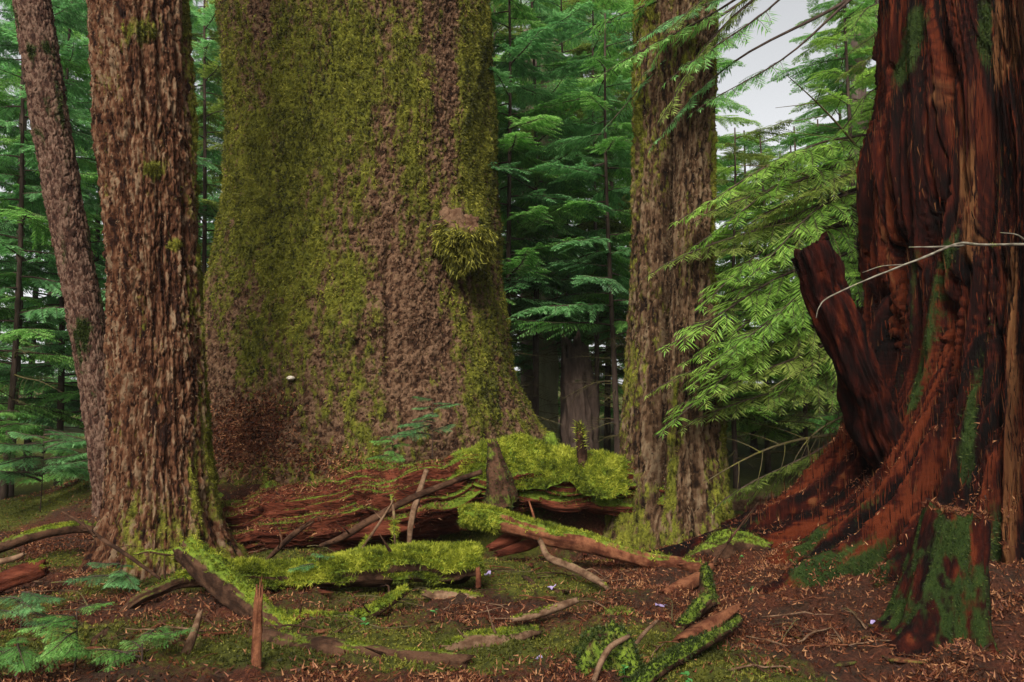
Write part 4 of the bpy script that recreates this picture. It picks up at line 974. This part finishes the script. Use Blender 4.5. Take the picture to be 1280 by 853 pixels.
# ------------------------------------------------------------------ hemlock foliage
def hemlock_branch(L, bare, seed, lod, droop=.18, width=.42, sp2=.06, sp3=.034, dead=False, bw=.0125, skip=.08):
    """a flat hemlock spray along +X: stem, side shoots and needles; lod 0 has single needles, lod 1 small leaf blades"""
    rng = np.random.default_rng(seed)
    n = 14
    t = np.linspace(0, 1, n)
    ph = rng.uniform(0, 6.28)
    path = np.stack([L * t, .05 * L * np.sin(t * 3 + ph) * t, .06 * L * t - droop * L * t ** 2.2 + .02 * L * np.sin(t * 7 + ph)], 1)
    parts = [tube(path, np.interp(t, [0, 1], [.010 + .004 * L, .002]), 5, cap=False)]
    LV, LT = [], []
    tt = bare
    blades = []
    while tt < .985:
        for sd in (-1, 1):
            u = np.clip(tt + rng.uniform(-.015, .015), 0, .99)
            i = u * (n - 1); k = int(i); p0 = path[k] + (path[min(k + 1, n - 1)] - path[k]) * (i - k)
            sh = (1 - u) ** .75 * min(1, (u - bare) / .12 + .35)
            l2 = max(.05, width * L * sh * (rng.uniform(.6, 1.12) if skip < .1 else rng.uniform(.35, 1.3)))
            if rng.random() < skip: continue
            ang = math.radians(rng.uniform(46, 66)) * sd
            d = np.array([math.cos(ang), math.sin(ang), rng.uniform(-.22, .10)])
            m = 6
            s = np.linspace(0, 1, m)[:, None]
            q = p0 + d * l2 * s + np.array([.18 * l2, 0, -.30 * l2]) * s ** 2 * rng.uniform(.5, 1.3)
            if l2 > .12:
                parts.append(tube(q, np.linspace(.004, .0015, m), 3, cap=False))
            if dead:
                continue
            x = .06 * l2 / max(l2, .1)
            while x < 1:
                for s3 in (-1, 1):
                    l3 = (.125 * (1 - x) ** .6 + .03) * rng.uniform(.6, 1.2) * min(1, l2 / .25 + .3)
                    j = x * (m - 1); kk = int(j); b = q[kk] + (q[min(kk + 1, m - 1)] - q[kk]) * (j - kk)
                    td = q[min(kk + 1, m - 1)] - q[kk]; td /= np.linalg.norm(td) + 1e-9
                    a3 = math.radians(rng.uniform(38, 62)) * s3
                    ca, sa = math.cos(a3), math.sin(a3)
                    d3 = np.array([td[0] * ca - td[1] * sa, td[0] * sa + td[1] * ca, td[2] + rng.uniform(-.28, .12)])
                    blades.append((b, d3 / np.linalg.norm(d3), l3))
                x += sp3 / l2
            td = q[-1] - q[-2]
            blades.append((q[-2], td / np.linalg.norm(td), .07))
        tt += sp2 / L
    B = len(blades)
    if B:
        b = np.array([k[0] for k in blades]); d = np.array([k[1] for k in blades]); l = np.array([k[2] for k in blades])[:, None]
        side = np.cross(d, [0, 0, 1.0]); side /= np.linalg.norm(side, axis=1)[:, None]
        if lod:
            w = bw * rng.uniform(.8, 1.25, (B, 1))
            mid = b + d * l * .45 + np.array([0, 0, -.05]) * l
            Q = np.stack([b, mid + side * w, b + d * l - np.array([0, 0, .15]) * l, mid - side * w], 1)
            LV = Q.reshape(-1, 3)
            i = np.arange(B)[:, None] * 4
            LT = np.concatenate([i + [0, 1, 2], i + [0, 2, 3]])
            tint = np.repeat(np.clip(rng.normal(.5, .2, B), 0, 1), 4)
        else:
            nn = 9
            s = np.linspace(.05, 1, nn)
            tri = []
            for sg in (-1, 1):
                base = b[:, None, :] + d[:, None, :] * (l * s)[..., None] + np.array([0, 0, -.12]) * (l * s ** 2)[..., None]
                nl_ = .0165 * (1 - .35 * s)[None, :, None] * rng.uniform(.8, 1.2, (B, nn, 1))
                dirn = side[:, None, :] * sg * .85 + d[:, None, :] * .5 + rng.normal(0, .12, (B, nn, 3))
                hw = d[:, None, :] * .0024
                tri.append(np.stack([base - hw, base + hw, base + dirn * nl_], 2).reshape(-1, 3))
            LV = np.concatenate(tri)
            LT = np.arange(len(LV)).reshape(-1, 3)
            tint = np.tile(np.repeat(np.clip(rng.normal(.5, .2, B), 0, 1), nn * 3), 2)
    wv, wt = merge(parts)
    if B:
        V, T = merge([(wv, wt), (LV, LT)])
        return V, T, np.concatenate([np.zeros(len(wt)), np.ones(len(LT))]), np.concatenate([np.zeros(len(wv)), tint])
    return wv, wt, np.zeros(len(wt)), np.zeros(len(wv))
def branch_mesh(name, mat, **kw):
    V, T, mi, ti = hemlock_branch(**kw)
    return mesh_np(name, V, T, [M['twig_bark' if kw.get('dead') else 'thin_bark'], M[mat]], {'tint': ti, 'moss': np.full(len(V), .35 if kw.get('dead') else -.6)}, smooth=False, midx=mi)
BR = {}
for key, mt in (('g', 'needles'), ('b', 'needles_blue'), ('d', 'needles_dull'), ('l', 'needles_lime')):
    BR[key] = [branch_mesh('branch', mt, L=1.7, bare=.12, seed=400 + i, lod=1, droop=.16 + .08 * i, width=.46) for i in range(3)]
BR['fine'] = [branch_mesh('branch', mt, L=2.4, bare=.24, seed=420 + i, lod=1, droop=.20, width=.27, sp2=.07, sp3=.024, bw=.006, skip=.30) for i, mt in enumerate(('needles_lime', 'needles_dull', 'needles_lime'))]
BR['tip'] = [branch_mesh('branch', mt, L=3.8, bare=.60, seed=425 + i, lod=1, droop=.10, width=.18, sp2=.07, sp3=.024, bw=.006, skip=.30) for i, mt in enumerate(('needles', 'needles_dull', 'needles_blue'))]
BR['seed'] = [branch_mesh('branch', 'needles', L=.55, bare=.1, seed=430 + i, lod=0, droop=.1 + .1 * i, width=.42, sp2=.045, sp3=.024) for i in range(2)]
BR['seedb'] = [branch_mesh('branch', 'needles_blue', L=.55, bare=.1, seed=440 + i, lod=0, droop=.15, width=.42, sp2=.045, sp3=.024) for i in range(2)]
BR['dead'] = [branch_mesh('dead_branch', 'needles', L=1.3, bare=.15, seed=450 + i, lod=1, droop=.15 + .1 * i, width=.45, sp2=.13, dead=True) for i in range(3)]

def put_branch(name, me, parent, p, az, el, sc, roll=0):
    o = bpy.data.objects.new(name, me)
    COL.objects.link(o)
    o.parent = parent
    o.location = [float(v) for v in (np.array(p) - np.array(parent.location))]
    o.rotation_euler = (roll, -el, az)
    o.scale = (sc, sc, sc)
    return o
def hemlock(px, Y, top_z, live, rad, label, group=None, kinds='g', blen=1.0, step=.17, seed=0, ndead=10, lean=0.0, name='young_hemlock', py_foot=None, bark='thin_bark', cut=None, cat='tree'):
    rng = np.random.default_rng(seed + 900)
    x0 = (px - 640) / F_PX * Y * 1.0
    z0 = float(gz(x0, Y, False))
    t_ = thing(name, label, cat, (x0, Y, z0), group)
    n = 26
    f = np.linspace(0, 1, n)
    ztop = cut or top_z
    path = np.stack([x0 + lean * f * (ztop - z0) + .05 * np.sin(f * 5 + seed), np.full(n, Y) + .06 * np.sin(f * 4 + seed * 2), z0 - .1 + (ztop - z0 + .1) * f], 1)
    r = rad * (1 - .75 * f * (ztop - z0) / max(top_z - z0, 1e-3)) + rad * .5 * np.exp(-f * 40)
    V, T = tube(path, r, 10, lambda TH, S, R: R * .12 * fbm(np.cos(TH) * 2, np.sin(TH) * 2, S * 3, o=2, seed=seed))
    obj('trunk', mesh_np('trunk', V, T, M[bark], {'moss': .1 + .3 * fbm(V[:, 0] * 4, V[:, 2] * 2, o=2, seed=seed), 'tan': np.zeros(len(V))}), t_)
    def at(z):
        g = (z - z0) / (ztop - z0)
        return path[min(n - 1, max(0, int(g * (n - 1))))]
    z = live; az = rng.uniform(0, 6.28)
    while z < ztop - .1:
        az += 2.4 + rng.uniform(-.35, .35)
        k = kinds[int(rng.integers(0, len(kinds)))]
        fl = np.clip((top_z - z) / (top_z - live), .12, 1)
        sc = blen * (.45 + .65 * fl ** .6) * rng.uniform(.75, 1.2)
        p = at(z).copy(); p[2] = z
        put_branch('branch', BR[k][int(rng.integers(0, 3))], t_, p, az, rng.uniform(-.10, .22), sc, rng.uniform(-.15, .15))
        z += step * rng.uniform(.6, 1.4)
    for i in range(ndead):
        z = rng.uniform(z0 + .35, live + .4)
        p = at(z).copy(); p[2] = z
        put_branch('dead_branch', BR['dead'][int(rng.integers(0, 3))], t_, p, rng.uniform(0, 6.28), rng.uniform(-.25, .25), rng.uniform(.5, 1.0), rng.uniform(-1, 1))
    return t_

GL = 'young hemlocks beyond the plated trunk'
GM_ = 'young hemlocks between the giant spruce and the cleft trunk'
GR = 'young hemlocks between the cleft trunk and the red stump'
lab = {GL: 'slim young hemlock with layered green sprays in the thicket behind the leaning trunk',
       GM_: 'slim young hemlock with bare lower twigs in the thicket between spruce and cleft trunk',
       GR: 'young hemlock with light green sprays in the thicket beyond the red stump'}
spec = [
    # px, Y, top, live, rad, group, kinds, blen
    (12, 12.5, 9.5, 2.2, .055, GL, 'bbg', 1.0), (75, 15.5, 10.5, 1.6, .07, GL, 'bbg', 1.1), (-40, 14, 10, 1.2, .07, GL, 'bg', 1.1), (118, 18, 12, 1.4, .08, GL, 'bbg', 1.2), (40, 20, 13, 1.2, .09, GL, 'bbg', 1.3),
    (-110, 18, 13, 1.0, .1, GL, 'gb', 1.3), (250, 17, 11.5, 2.2, .07, GL, 'bd', 1.1), (288, 20, 13, 2.6, .10, GL, 'bd', 1.2), (215, 22, 14, 1.5, .09, GL, 'bbg', 1.3), (165, 24, 15, 1.5, .1, GL, 'bbg', 1.3),
    (641, 14.5, 10.5, 3.6, .065, GM_, 'gb', 1.1), (673, 16, 11, 3.5, .075, GM_, 'gb', 1.15), (708, 18.5, 12, 3.2, .07, GM_, 'gbd', 1.2), (742, 16.5, 11, 3.6, .06, GM_, 'gb', 1.1), (768, 14.2, 9, 3.0, .06, GM_, 'gb', 1.0), (620, 21, 13, 2.6, .09, GM_, 'gd', 1.3), (690, 23, 14, 2.9, .1, GM_, 'gd', 1.3), (760, 22, 13.5, 2.8, .1, GM_, 'gd', 1.3), (800, 19, 12.5, 3.0, .09, GM_, 'gd', 1.2), (655, 27, 17, 2.6, .12, GM_, 'gd', 1.5), (725, 28, 17, 2.6, .12, GM_, 'gd', 1.5), (850, 24, 15, 2.6, .1, GM_, 'gg', 1.4),
    (918, 17, 7.8, 1.6, .06, GR, 'ld', 1.1), (960, 20, 8.8, 1.2, .07, GR, 'lg', 1.2), (1005, 17.5, 7.6, 1.4, .06, GR, 'ld', 1.1), (1040, 21, 9.5, 1.2, .08, GR, 'lg', 1.2), (1078, 17, 12, 1.4, .08, GR, 'lg', 1.2), (1110, 22, 14, 1.2, .1, GR, 'lg', 1.3), (940, 26, 11.0, 1.0, .1, GR, 'lg', 1.4), (1000, 27, 11.5, 1.0, .1, GR, 'lg', 1.4), (1060, 28, 15, 1.0, .12, GR, 'lg', 1.5), (895, 21, 10, 1.5, .08, GR, 'lg', 1.3),
]
own = {12: 'thin brown stemmed hemlock with wide sprays left of the leaning trunk', 250: 'bluish hemlock seen in the gap between plated trunk and giant spruce', 288: 'tall hemlock close against the left edge of the giant spruce',
       641: 'dark thin stemmed hemlock close to the right edge of the giant spruce', 768: 'short slim hemlock close to the left edge of the cleft trunk', 918: 'low hemlock against the right edge of the cleft trunk', 1078: 'taller hemlock rising beside the upper edge of the red stump'}
for i, (x, Y, tp, lv, rd, g, kd, bl) in enumerate(spec):
    top_frame = CAM_Z + .55 * Y + 1.0
    hemlock(x, Y, tp, lv, rd, own.get(x, lab[g]), g, kd, bl, .15 if Y < 20 else .19, i, (26 if g == GM_ else 12) if Y < 20 else 6, random.uniform(-.015, .015), cut=min(tp, top_frame))
# farther, taller trees
GF = 'tall trees in the far wood'
for i, (x, Y, tp) in enumerate([(-150, 34, 26), (-40, 32, 25), (60, 36, 28), (150, 33, 26), (240, 38, 28), (300, 33, 26), (600, 36, 27), (670, 40, 30), (730, 35, 26), (790, 42, 30), (870, 38, 24), (925, 40, 15), (985, 37, 14), (1030, 42, 17), (1075, 38, 24), (1120, 36, 26), (1190, 38, 26)]):
    hemlock(x, Y, tp, 1.5, .22, 'tall hemlock with drooping green boughs in the far wood', GF, 'gg' if x > 500 else 'gb', 2.1, .36, 100 + i, 0, 0, name='tall_hemlock', cut=min(tp, CAM_Z + .55 * Y + 1), bark='far_bark')
# distant bare boles
for i, (x, Y, rd, lb, bk) in enumerate([(663, 24, .34, 'dark straight bole rising above the thicket right of the giant spruce', 'far_bark'), (1087, 23, .30, 'pinkish grey bole just left of the red stump top', 'far_bark'), (686, 19, .30, 'pale yellow green mossy bole low between the hemlock stems', 'pale_bark'), (204, 26, .35, 'grey bole glimpsed between leaning and plated trunks', 'far_bark'), (282, 22, .16, 'slim reddish bole beside the giant spruce left edge', 'far_bark'), (14, 15, .08, 'thin straight brown pole left of the leaning trunk', 'far_bark')]):
    hemlock(x, Y, 30, 14, rd, lb, None, 'g', 1.5, .5, 140 + i, 4, 0, name='distant_bole', cut=13.5 if Y > 20 else 11, bark=bk)
# rotten stump far behind
p0 = W(724, 580, 14.8); p1 = W(716, 432, 14.8)
V_, T_, vn_, mk_ = wood('rs', [p0, (p0 + p1) / 2 + [.03, 0, 0], p1], [.30, .24, .17], None, 50, 80, 1.5, .5, 361, .35, upmoss(-.2, .9, .7), .9)
obj('rotten_stump', mesh_np('rotten_stump', V_, T_, M['thin_bark'], {'moss': mk_ - .2, 'tan': np.zeros(len(V_)) - .2}), label='dark jagged rotten stump behind the moss cushion', cat='stump')

# ---- the hemlock beside the stump whose boughs hang before the cleft trunk
hx = thing('bough_hemlock', 'hemlock half hidden by the red stump, long boughs reaching over the cleft trunk', 'tree', (W(1135, 500, 9.9)[0], 9.9, 0))
tx = hx.location[0]
f = np.linspace(0, 1, 30)
path = np.stack([tx + .1 * np.sin(f * 4), np.full(30, 9.9), -.1 + 8.6 * f], 1)
V_, T_ = tube(path, .11 - .07 * f, 12)
obj('trunk', mesh_np('trunk', V_, T_, M['thin_bark'], {'moss': np.zeros(len(V_)), 'tan': np.zeros(len(V_))}), hx)
from mathutils import Vector, Matrix
def bough(parent, a, b, me, L, roll=0.0):
    a = Vector(a); b = Vector(b); d = b - a
    xax = d.normalized(); y = Vector((0, 0, 1)).cross(xax).normalized(); z = xax.cross(y)
    m = Matrix((xax, y, z)).transposed().to_4x4() @ Matrix.Rotation(roll, 4, 'X')
    s = d.length / L
    o = bpy.data.objects.new('branch', me); COL.objects.link(o); o.parent = parent
    o.matrix_local = Matrix.Translation(a - Vector(parent.location)) @ m @ Matrix.Diagonal((s, s, s, 1))
    return o
rb = np.random.default_rng(77)
tips = [(815, 228, 8.9), (800, 300, 8.8), (850, 330, 8.6), (812, 372, 8.7), (790, 448, 8.8), (836, 425, 8.5), (905, 300, 8.5), (872, 600, 8.8), (915, 210, 9.0), (880, 390, 8.5), (845, 500, 8.8), (950, 470, 8.8), (830, 262, 8.7), (875, 465, 8.5), (800, 480, 8.8), (930, 370, 8.6), (865, 240, 8.8), (860, 440, 8.6), (830, 400, 8.9), (900, 260, 8.7)]
for i, (x, y, Y) in enumerate(tips):
    z = W(1090, y - (60 if y < 520 else 95) + rb.uniform(-15, 15), 9.9)[2]
    bough(hx, (tx, 9.9, min(z, 7.2)), W(x, y, Y), BR['fine'][i % 3], 2.4, rb.uniform(-.35, .35))
for i, (x, y, x2, y2) in enumerate([(1060, 215, 975, 320), (1070, 245, 1000, 65), (1085, 200, 920, 225), (1070, 300, 960, 260), (1075, 410, 940, 370), (1075, 435, 930, 425), (1075, 520, 890, 585), (1080, 230, 900, 330), (1080, 350, 985, 440), (1085, 260, 930, 180), (1060, 480, 960, 540)]):
    a = W(1110, y + 5, 9.6); b = W(x2, y2, 8.9)
    o = bough(hx, (tx, 9.85, a[2]), b, BR['dead'][i % 3], 1.3, rb.uniform(-1, 1)); o.name = 'dead_branch'
# long bare stemmed boughs over the top of the cleft trunk
for i, (x, y, Y) in enumerate([(735, 90, 8.8), (800, 135, 8.6), (765, 40, 8.7), (830, 95, 8.5), (850, 60, 8.6), (790, 170, 8.9), (865, 135, 8.7), (815, 20, 8.4), (720, 160, 9.4), (700, 40, 9.4), (880, 20, 8.9)]):
    bough(hx, (tx, 9.9, 7.0 + 1.4 * rb.random()), W(x, y, Y), BR['tip'][i % 3], 3.8, rb.uniform(-.35, .35))
# boughs by the stump's upper left edge
for i, (x, y, Y) in enumerate([(1045, 30, 9.2), (1035, 90, 9.4), (1060, 130, 9.0), (1020, 160, 9.3), (1060, 60, 9.6), (1000, 190, 9.2)]):
    bough(hx, (tx, 9.9, min(7.2, W(1100, y - 30, 9.9)[2])), W(x, y, Y), BR['fine'][i % 3], 2.4, rb.uniform(-.4, .4))

# ---- seedlings
def seedling(name, label, spots, base, kind, stem=True, group=None):
    t_ = thing(name, label, 'seedling', base, group)
    top = max(s[2] for s in spots)
    path = spline([np.array(base) - [0, 0, .05], [base[0] + .01, base[1], (base[2] + top) / 2], [base[0], base[1], top]], 8)
    V, T = tube(path, np.linspace(.008, .003, 8), 6)
    obj('stem', mesh_np('stem', V, T, M['thin_bark'], {'moss': np.zeros(len(V)), 'tan': np.zeros(len(V))}), t_)
    for i, (az, el, z, sc) in enumerate(spots):
        put_branch('branch', BR[kind][i % 2], t_, (base[0], base[1], z), az, el, sc, 0)
def seeds(px, py, h, n, sc, kind, label, seed, Y=None, name='hemlock_seedling', group=None):
    rng = np.random.default_rng(seed)
    b = G(px, py) if Y is None else W(px, py, Y)
    seedling(name, label, [(rng.uniform(0, 6.28) if i else 3.6, rng.uniform(-.15, .35), b[2] + h * (.35 + .65 * (i + .5) / n), sc * rng.uniform(.7, 1.15) * (1.2 - .5 * i / n)) for i in range(n)], b, kind, group=group)
seeds(540, 572, .75, 12, .75, 'seedb', 'bright young hemlock seedling at the foot of the giant spruce', 1, 10.3)
seeds(490, 585, .40, 8, .6, 'seed', 'small hemlock seedling left of the bright one', 2, 10.2)
seeds(92, 845, .40, 8, .62, 'seed', 'dark stemmed hemlock seedling with low green sprays in the foreground', 3)
seeds(25, 790, .30, 7, .62, 'seedb', 'bluish green hemlock seedling spreading over the log chunks', 4)
seeds(175, 838, .22, 6, .58, 'seed', 'low green hemlock seedling beside the dark stemmed one', 5)
seeds(20, 850, .25, 6, .6, 'seed', 'yellowish green hemlock seedling low in the left corner', 6)
seeds(150, 735, .22, 6, .6, 'seedb', 'little bluish seedling against the plated trunk foot', 7)
seeds(398, 715, .16, 6, .35, 'seedb', 'tiny blue green seedling growing on the mossy log', 8, 7.05)
seeds(50, 640, 1.1, 14, 1.5, 'seedb', 'waist high hemlock seedling behind the arched branch', 9, 10.8)
seeds(-10, 620, 1.3, 14, 1.6, 'seed', 'leafy hemlock seedling left of the arched branch', 10, 11.5)
seeds(108, 620, 1.0, 12, 1.4, 'seed', 'hemlock seedling tucked behind the leaning trunk', 11, 11.8)
for i, (x, y) in enumerate([(925, 705), (985, 632), (1000, 640), (990, 712), (700, 678), (455, 790), (650, 800), (780, 850), (1045, 700), (860, 860), (940, 745), (545, 775)]):
    b = G(x, y)
    t_ = thing('sprout', 'tiny bright green leafy sprout on the forest floor', 'sprout', b, 'green sprouts on the forest floor')
    rng = np.random.default_rng(600 + i)
    V, T = tube(np.array([b + [0, 0, -.02], b + [.004, 0, .03], b + [0, 0, .06]]), np.array([.002, .002, .0015]), 5)
    obj('stem', mesh_np('stem', V, T, M['sprout'], {'tint': np.zeros(len(V))}), t_)
    for k in range(4):
        a = rng.uniform(0, 6.28); d = np.array([math.cos(a), math.sin(a), rng.uniform(-.1, .5)]); s = np.array([-d[1], d[0], 0])
        o = b + [0, 0, .045 + .01 * k]; l = rng.uniform(.03, .055)
        LV = np.array([o, o + d * l * .4 + s * l * .3, o + d * l * .8 + s * l * .22, o + d * l - [0, 0, .008], o + d * l * .8 - s * l * .22, o + d * l * .4 - s * l * .3, o + d * l * .5 - [0, 0, .006]])
        obj('leaf', mesh_np('leaf', LV, [[6, 0, 1], [6, 1, 2], [6, 2, 3], [6, 3, 4], [6, 4, 5], [6, 5, 0]], M['sprout'], {'tint': np.full(7, rng.random())}), t_)
for i, (x, y, s) in enumerate([(685, 831, .07), (826, 761, .045), (690, 738, .04), (608, 722, .04), (523, 696, .04), (1092, 786, .05)]):
    b = G(x, y) if i != 4 else W(x, y, 7.1)
    rng = np.random.default_rng(650 + i)
    a = np.linspace(0, 2 * math.pi, 11, endpoint=False)
    LV = np.stack([np.cos(a) * s * (1 + .2 * rng.normal(0, 1, 11)), np.sin(a) * s * .7 * (1 + .2 * rng.normal(0, 1, 11)), .012 * rng.normal(0, 1, 11) + .03], 1)
    LV = np.vstack([LV, [[0, 0, .022]]]) + b
    LV[:, 2] += .2 * (LV[:, 1] - b[1])
    obj('fallen_leaf', mesh_np('fallen_leaf', LV, [[k, (k + 1) % 11, 11] for k in range(11)], M['lilac'], {'tint': rng.random(12)}), label='curled lilac grey dead leaf on the litter', cat='leaf', group='lilac grey dead leaves')

# ---- loose twigs on the floor, each its own thing
rt = np.random.default_rng(88)
twm = []
for v in range(6):
    n = 9
    s = np.linspace(0, 1, n)
    p = np.stack([s - .5, .10 * np.cumsum(rt.normal(0, .35, n)) * .4, .05 * np.sin(s * 3.1) + .02 * rt.normal(0, 1, n)], 1)
    parts = [tube(p, np.interp(s, [0, .5, 1], [.016, .020, .008]), 7, barkd(6, .3, 700 + v))]
    for k in range(2):
        j = rt.integers(2, 7); d = rt.normal(0, 1, 3) * [.6, 1, .3]; d /= np.linalg.norm(d)
        parts.append(tube(np.array([p[j], p[j] + d * .12, p[j] + d * .25 + [.05, 0, .02]]), np.array([.008, .006, .003]), 5))
    V, T = merge(parts)
    twm.append([mesh_np('fallen_twig', V, T, M[mm], {'moss': np.full(len(V), -.1), 'tan': np.zeros(len(V))}) for mm in ('tan_wood', 'red_wood', 'dark_wood')])
cols = ['tan', 'red brown', 'dark brown']
zones = [('between the mossy log and the dark log', (380, 660, 735, 800)), ('in the red litter before the big stump', (800, 1230, 760, 850)), ('under the propped fallen branch', (600, 800, 685, 760)), ('near the foreground seedlings', (10, 300, 700, 845)), ('in the hollow before the nurse log', (270, 520, 655, 700))]
for zi, (zn, (x0, x1, y0, y1)) in enumerate(zones):
    for i in range(30):
        b = G(rt.uniform(x0, x1), rt.uniform(y0, y1))
        c = int(rt.integers(0, 3))
        o = bpy.data.objects.new('fallen_twig', twm[int(rt.integers(0, 6))][c]); COL.objects.link(o)
        sc_ = rt.uniform(.18, .55)
        b[2] = float(gz(b[0], b[1])) + .012
        o.location = [float(q) for q in b]; o.rotation_euler = (rt.uniform(-.1, .1), rt.uniform(-.18, .18), rt.uniform(0, 6.28)); o.scale = (sc_, sc_ * .7, sc_ * .6)
        o['label'] = 'thin %s fallen twig %s' % (cols[c], zn); o['category'] = 'twig'; o['group'] = '%s twigs %s' % (cols[c], zn)

# ---- bark shards and small dead sprays among the litter
shm = []
for v in range(5):
    rv = np.random.default_rng(800 + v)
    V, T = tube(np.array([[-.5, 0, 0], [-.2, .03, .02], [.15, -.03, .03], [.5, .02, 0]]), np.array([.10, .17, .15, .06]), 9, lambda TH, S, R: R * .5 * fbm(np.cos(TH) * 2, np.sin(TH) * 2, S * 3 + v, o=3, seed=810 + v), jag=.12, seed=v)
    V[:, 2] *= .35
    shm.append([mesh_np('bark_shard', V, T, M[mm], {'moss': .2 + .5 * fbm(V[:, 0] * 4, V[:, 1] * 4, o=2, seed=v), 'tan': np.zeros(len(V)) - .2}) for mm in ('red_wood', 'dark_wood', 'red_log')])
cols2 = ['reddish', 'dark', 'deep red']
for zi, (zn, (x0, x1, y0, y1)) in enumerate(zones):
    for i in range(16):
        b = G(rt.uniform(x0, x1), rt.uniform(y0, y1))
        c = int(rt.integers(0, 3))
        o = bpy.data.objects.new('bark_shard', shm[int(rt.integers(0, 5))][c]); COL.objects.link(o)
        k = rt.uniform(.08, .26)
        b[2] = float(gz(b[0], b[1])) + .01
        o.location = [float(q) for q in b]; o.rotation_euler = (rt.uniform(-.5, .5), rt.uniform(-.35, .35), rt.uniform(0, 6.28)); o.scale = (k, k * rt.uniform(.5, .9), k)
        o['label'] = 'small %s bark shard %s' % (cols2[c], zn); o['category'] = 'bark shard'; o['group'] = '%s bark shards %s' % (cols2[c], zn)
    for i in range(5):
        b = G(rt.uniform(x0, x1), rt.uniform(y0, y1))
        o = bpy.data.objects.new('dead_spray', BR['dead'][int(rt.integers(0, 3))]); COL.objects.link(o)
        b[2] = float(gz(b[0], b[1])) + .04
        k = rt.uniform(.25, .55)
        o.location = [float(q) for q in b]; o.rotation_euler = (rt.uniform(-.5, .5), rt.uniform(-.25, .0), rt.uniform(0, 6.28)); o.scale = (k, k, k)
        o['label'] = 'bare branching dead spray lying %s' % zn; o['category'] = 'twig'; o['group'] = 'dead sprays %s' % zn

# ------------------------------------------------------------------ thin forest air
hm, nt, out = new_mat('haze')
pv = nt.nodes.new('ShaderNodeVolumePrincipled')
pv.inputs['Color'].default_value = (.93, .97, .95, 1)
pv.inputs['Density'].default_value = .0004
pv.inputs['Anisotropy'].default_value = .15
nt.links.new(pv.outputs[0], out.inputs['Volume'])
x0, x1, y0, y1, z0, z1 = -190, 190, -90, 240, -3, 27
HV = [(x, y, z) for z in (z0, z1) for y in (y0, y1) for x in (x0, x1)]
HQ = [[0, 2, 3, 1], [4, 5, 7, 6], [0, 1, 5, 4], [2, 6, 7, 3], [0, 4, 6, 2], [1, 3, 7, 5]]
obj('haze', mesh_np('haze', HV, HQ, hm, smooth=False), kind='stuff', label='thin pale forest air around everything', cat='haze')
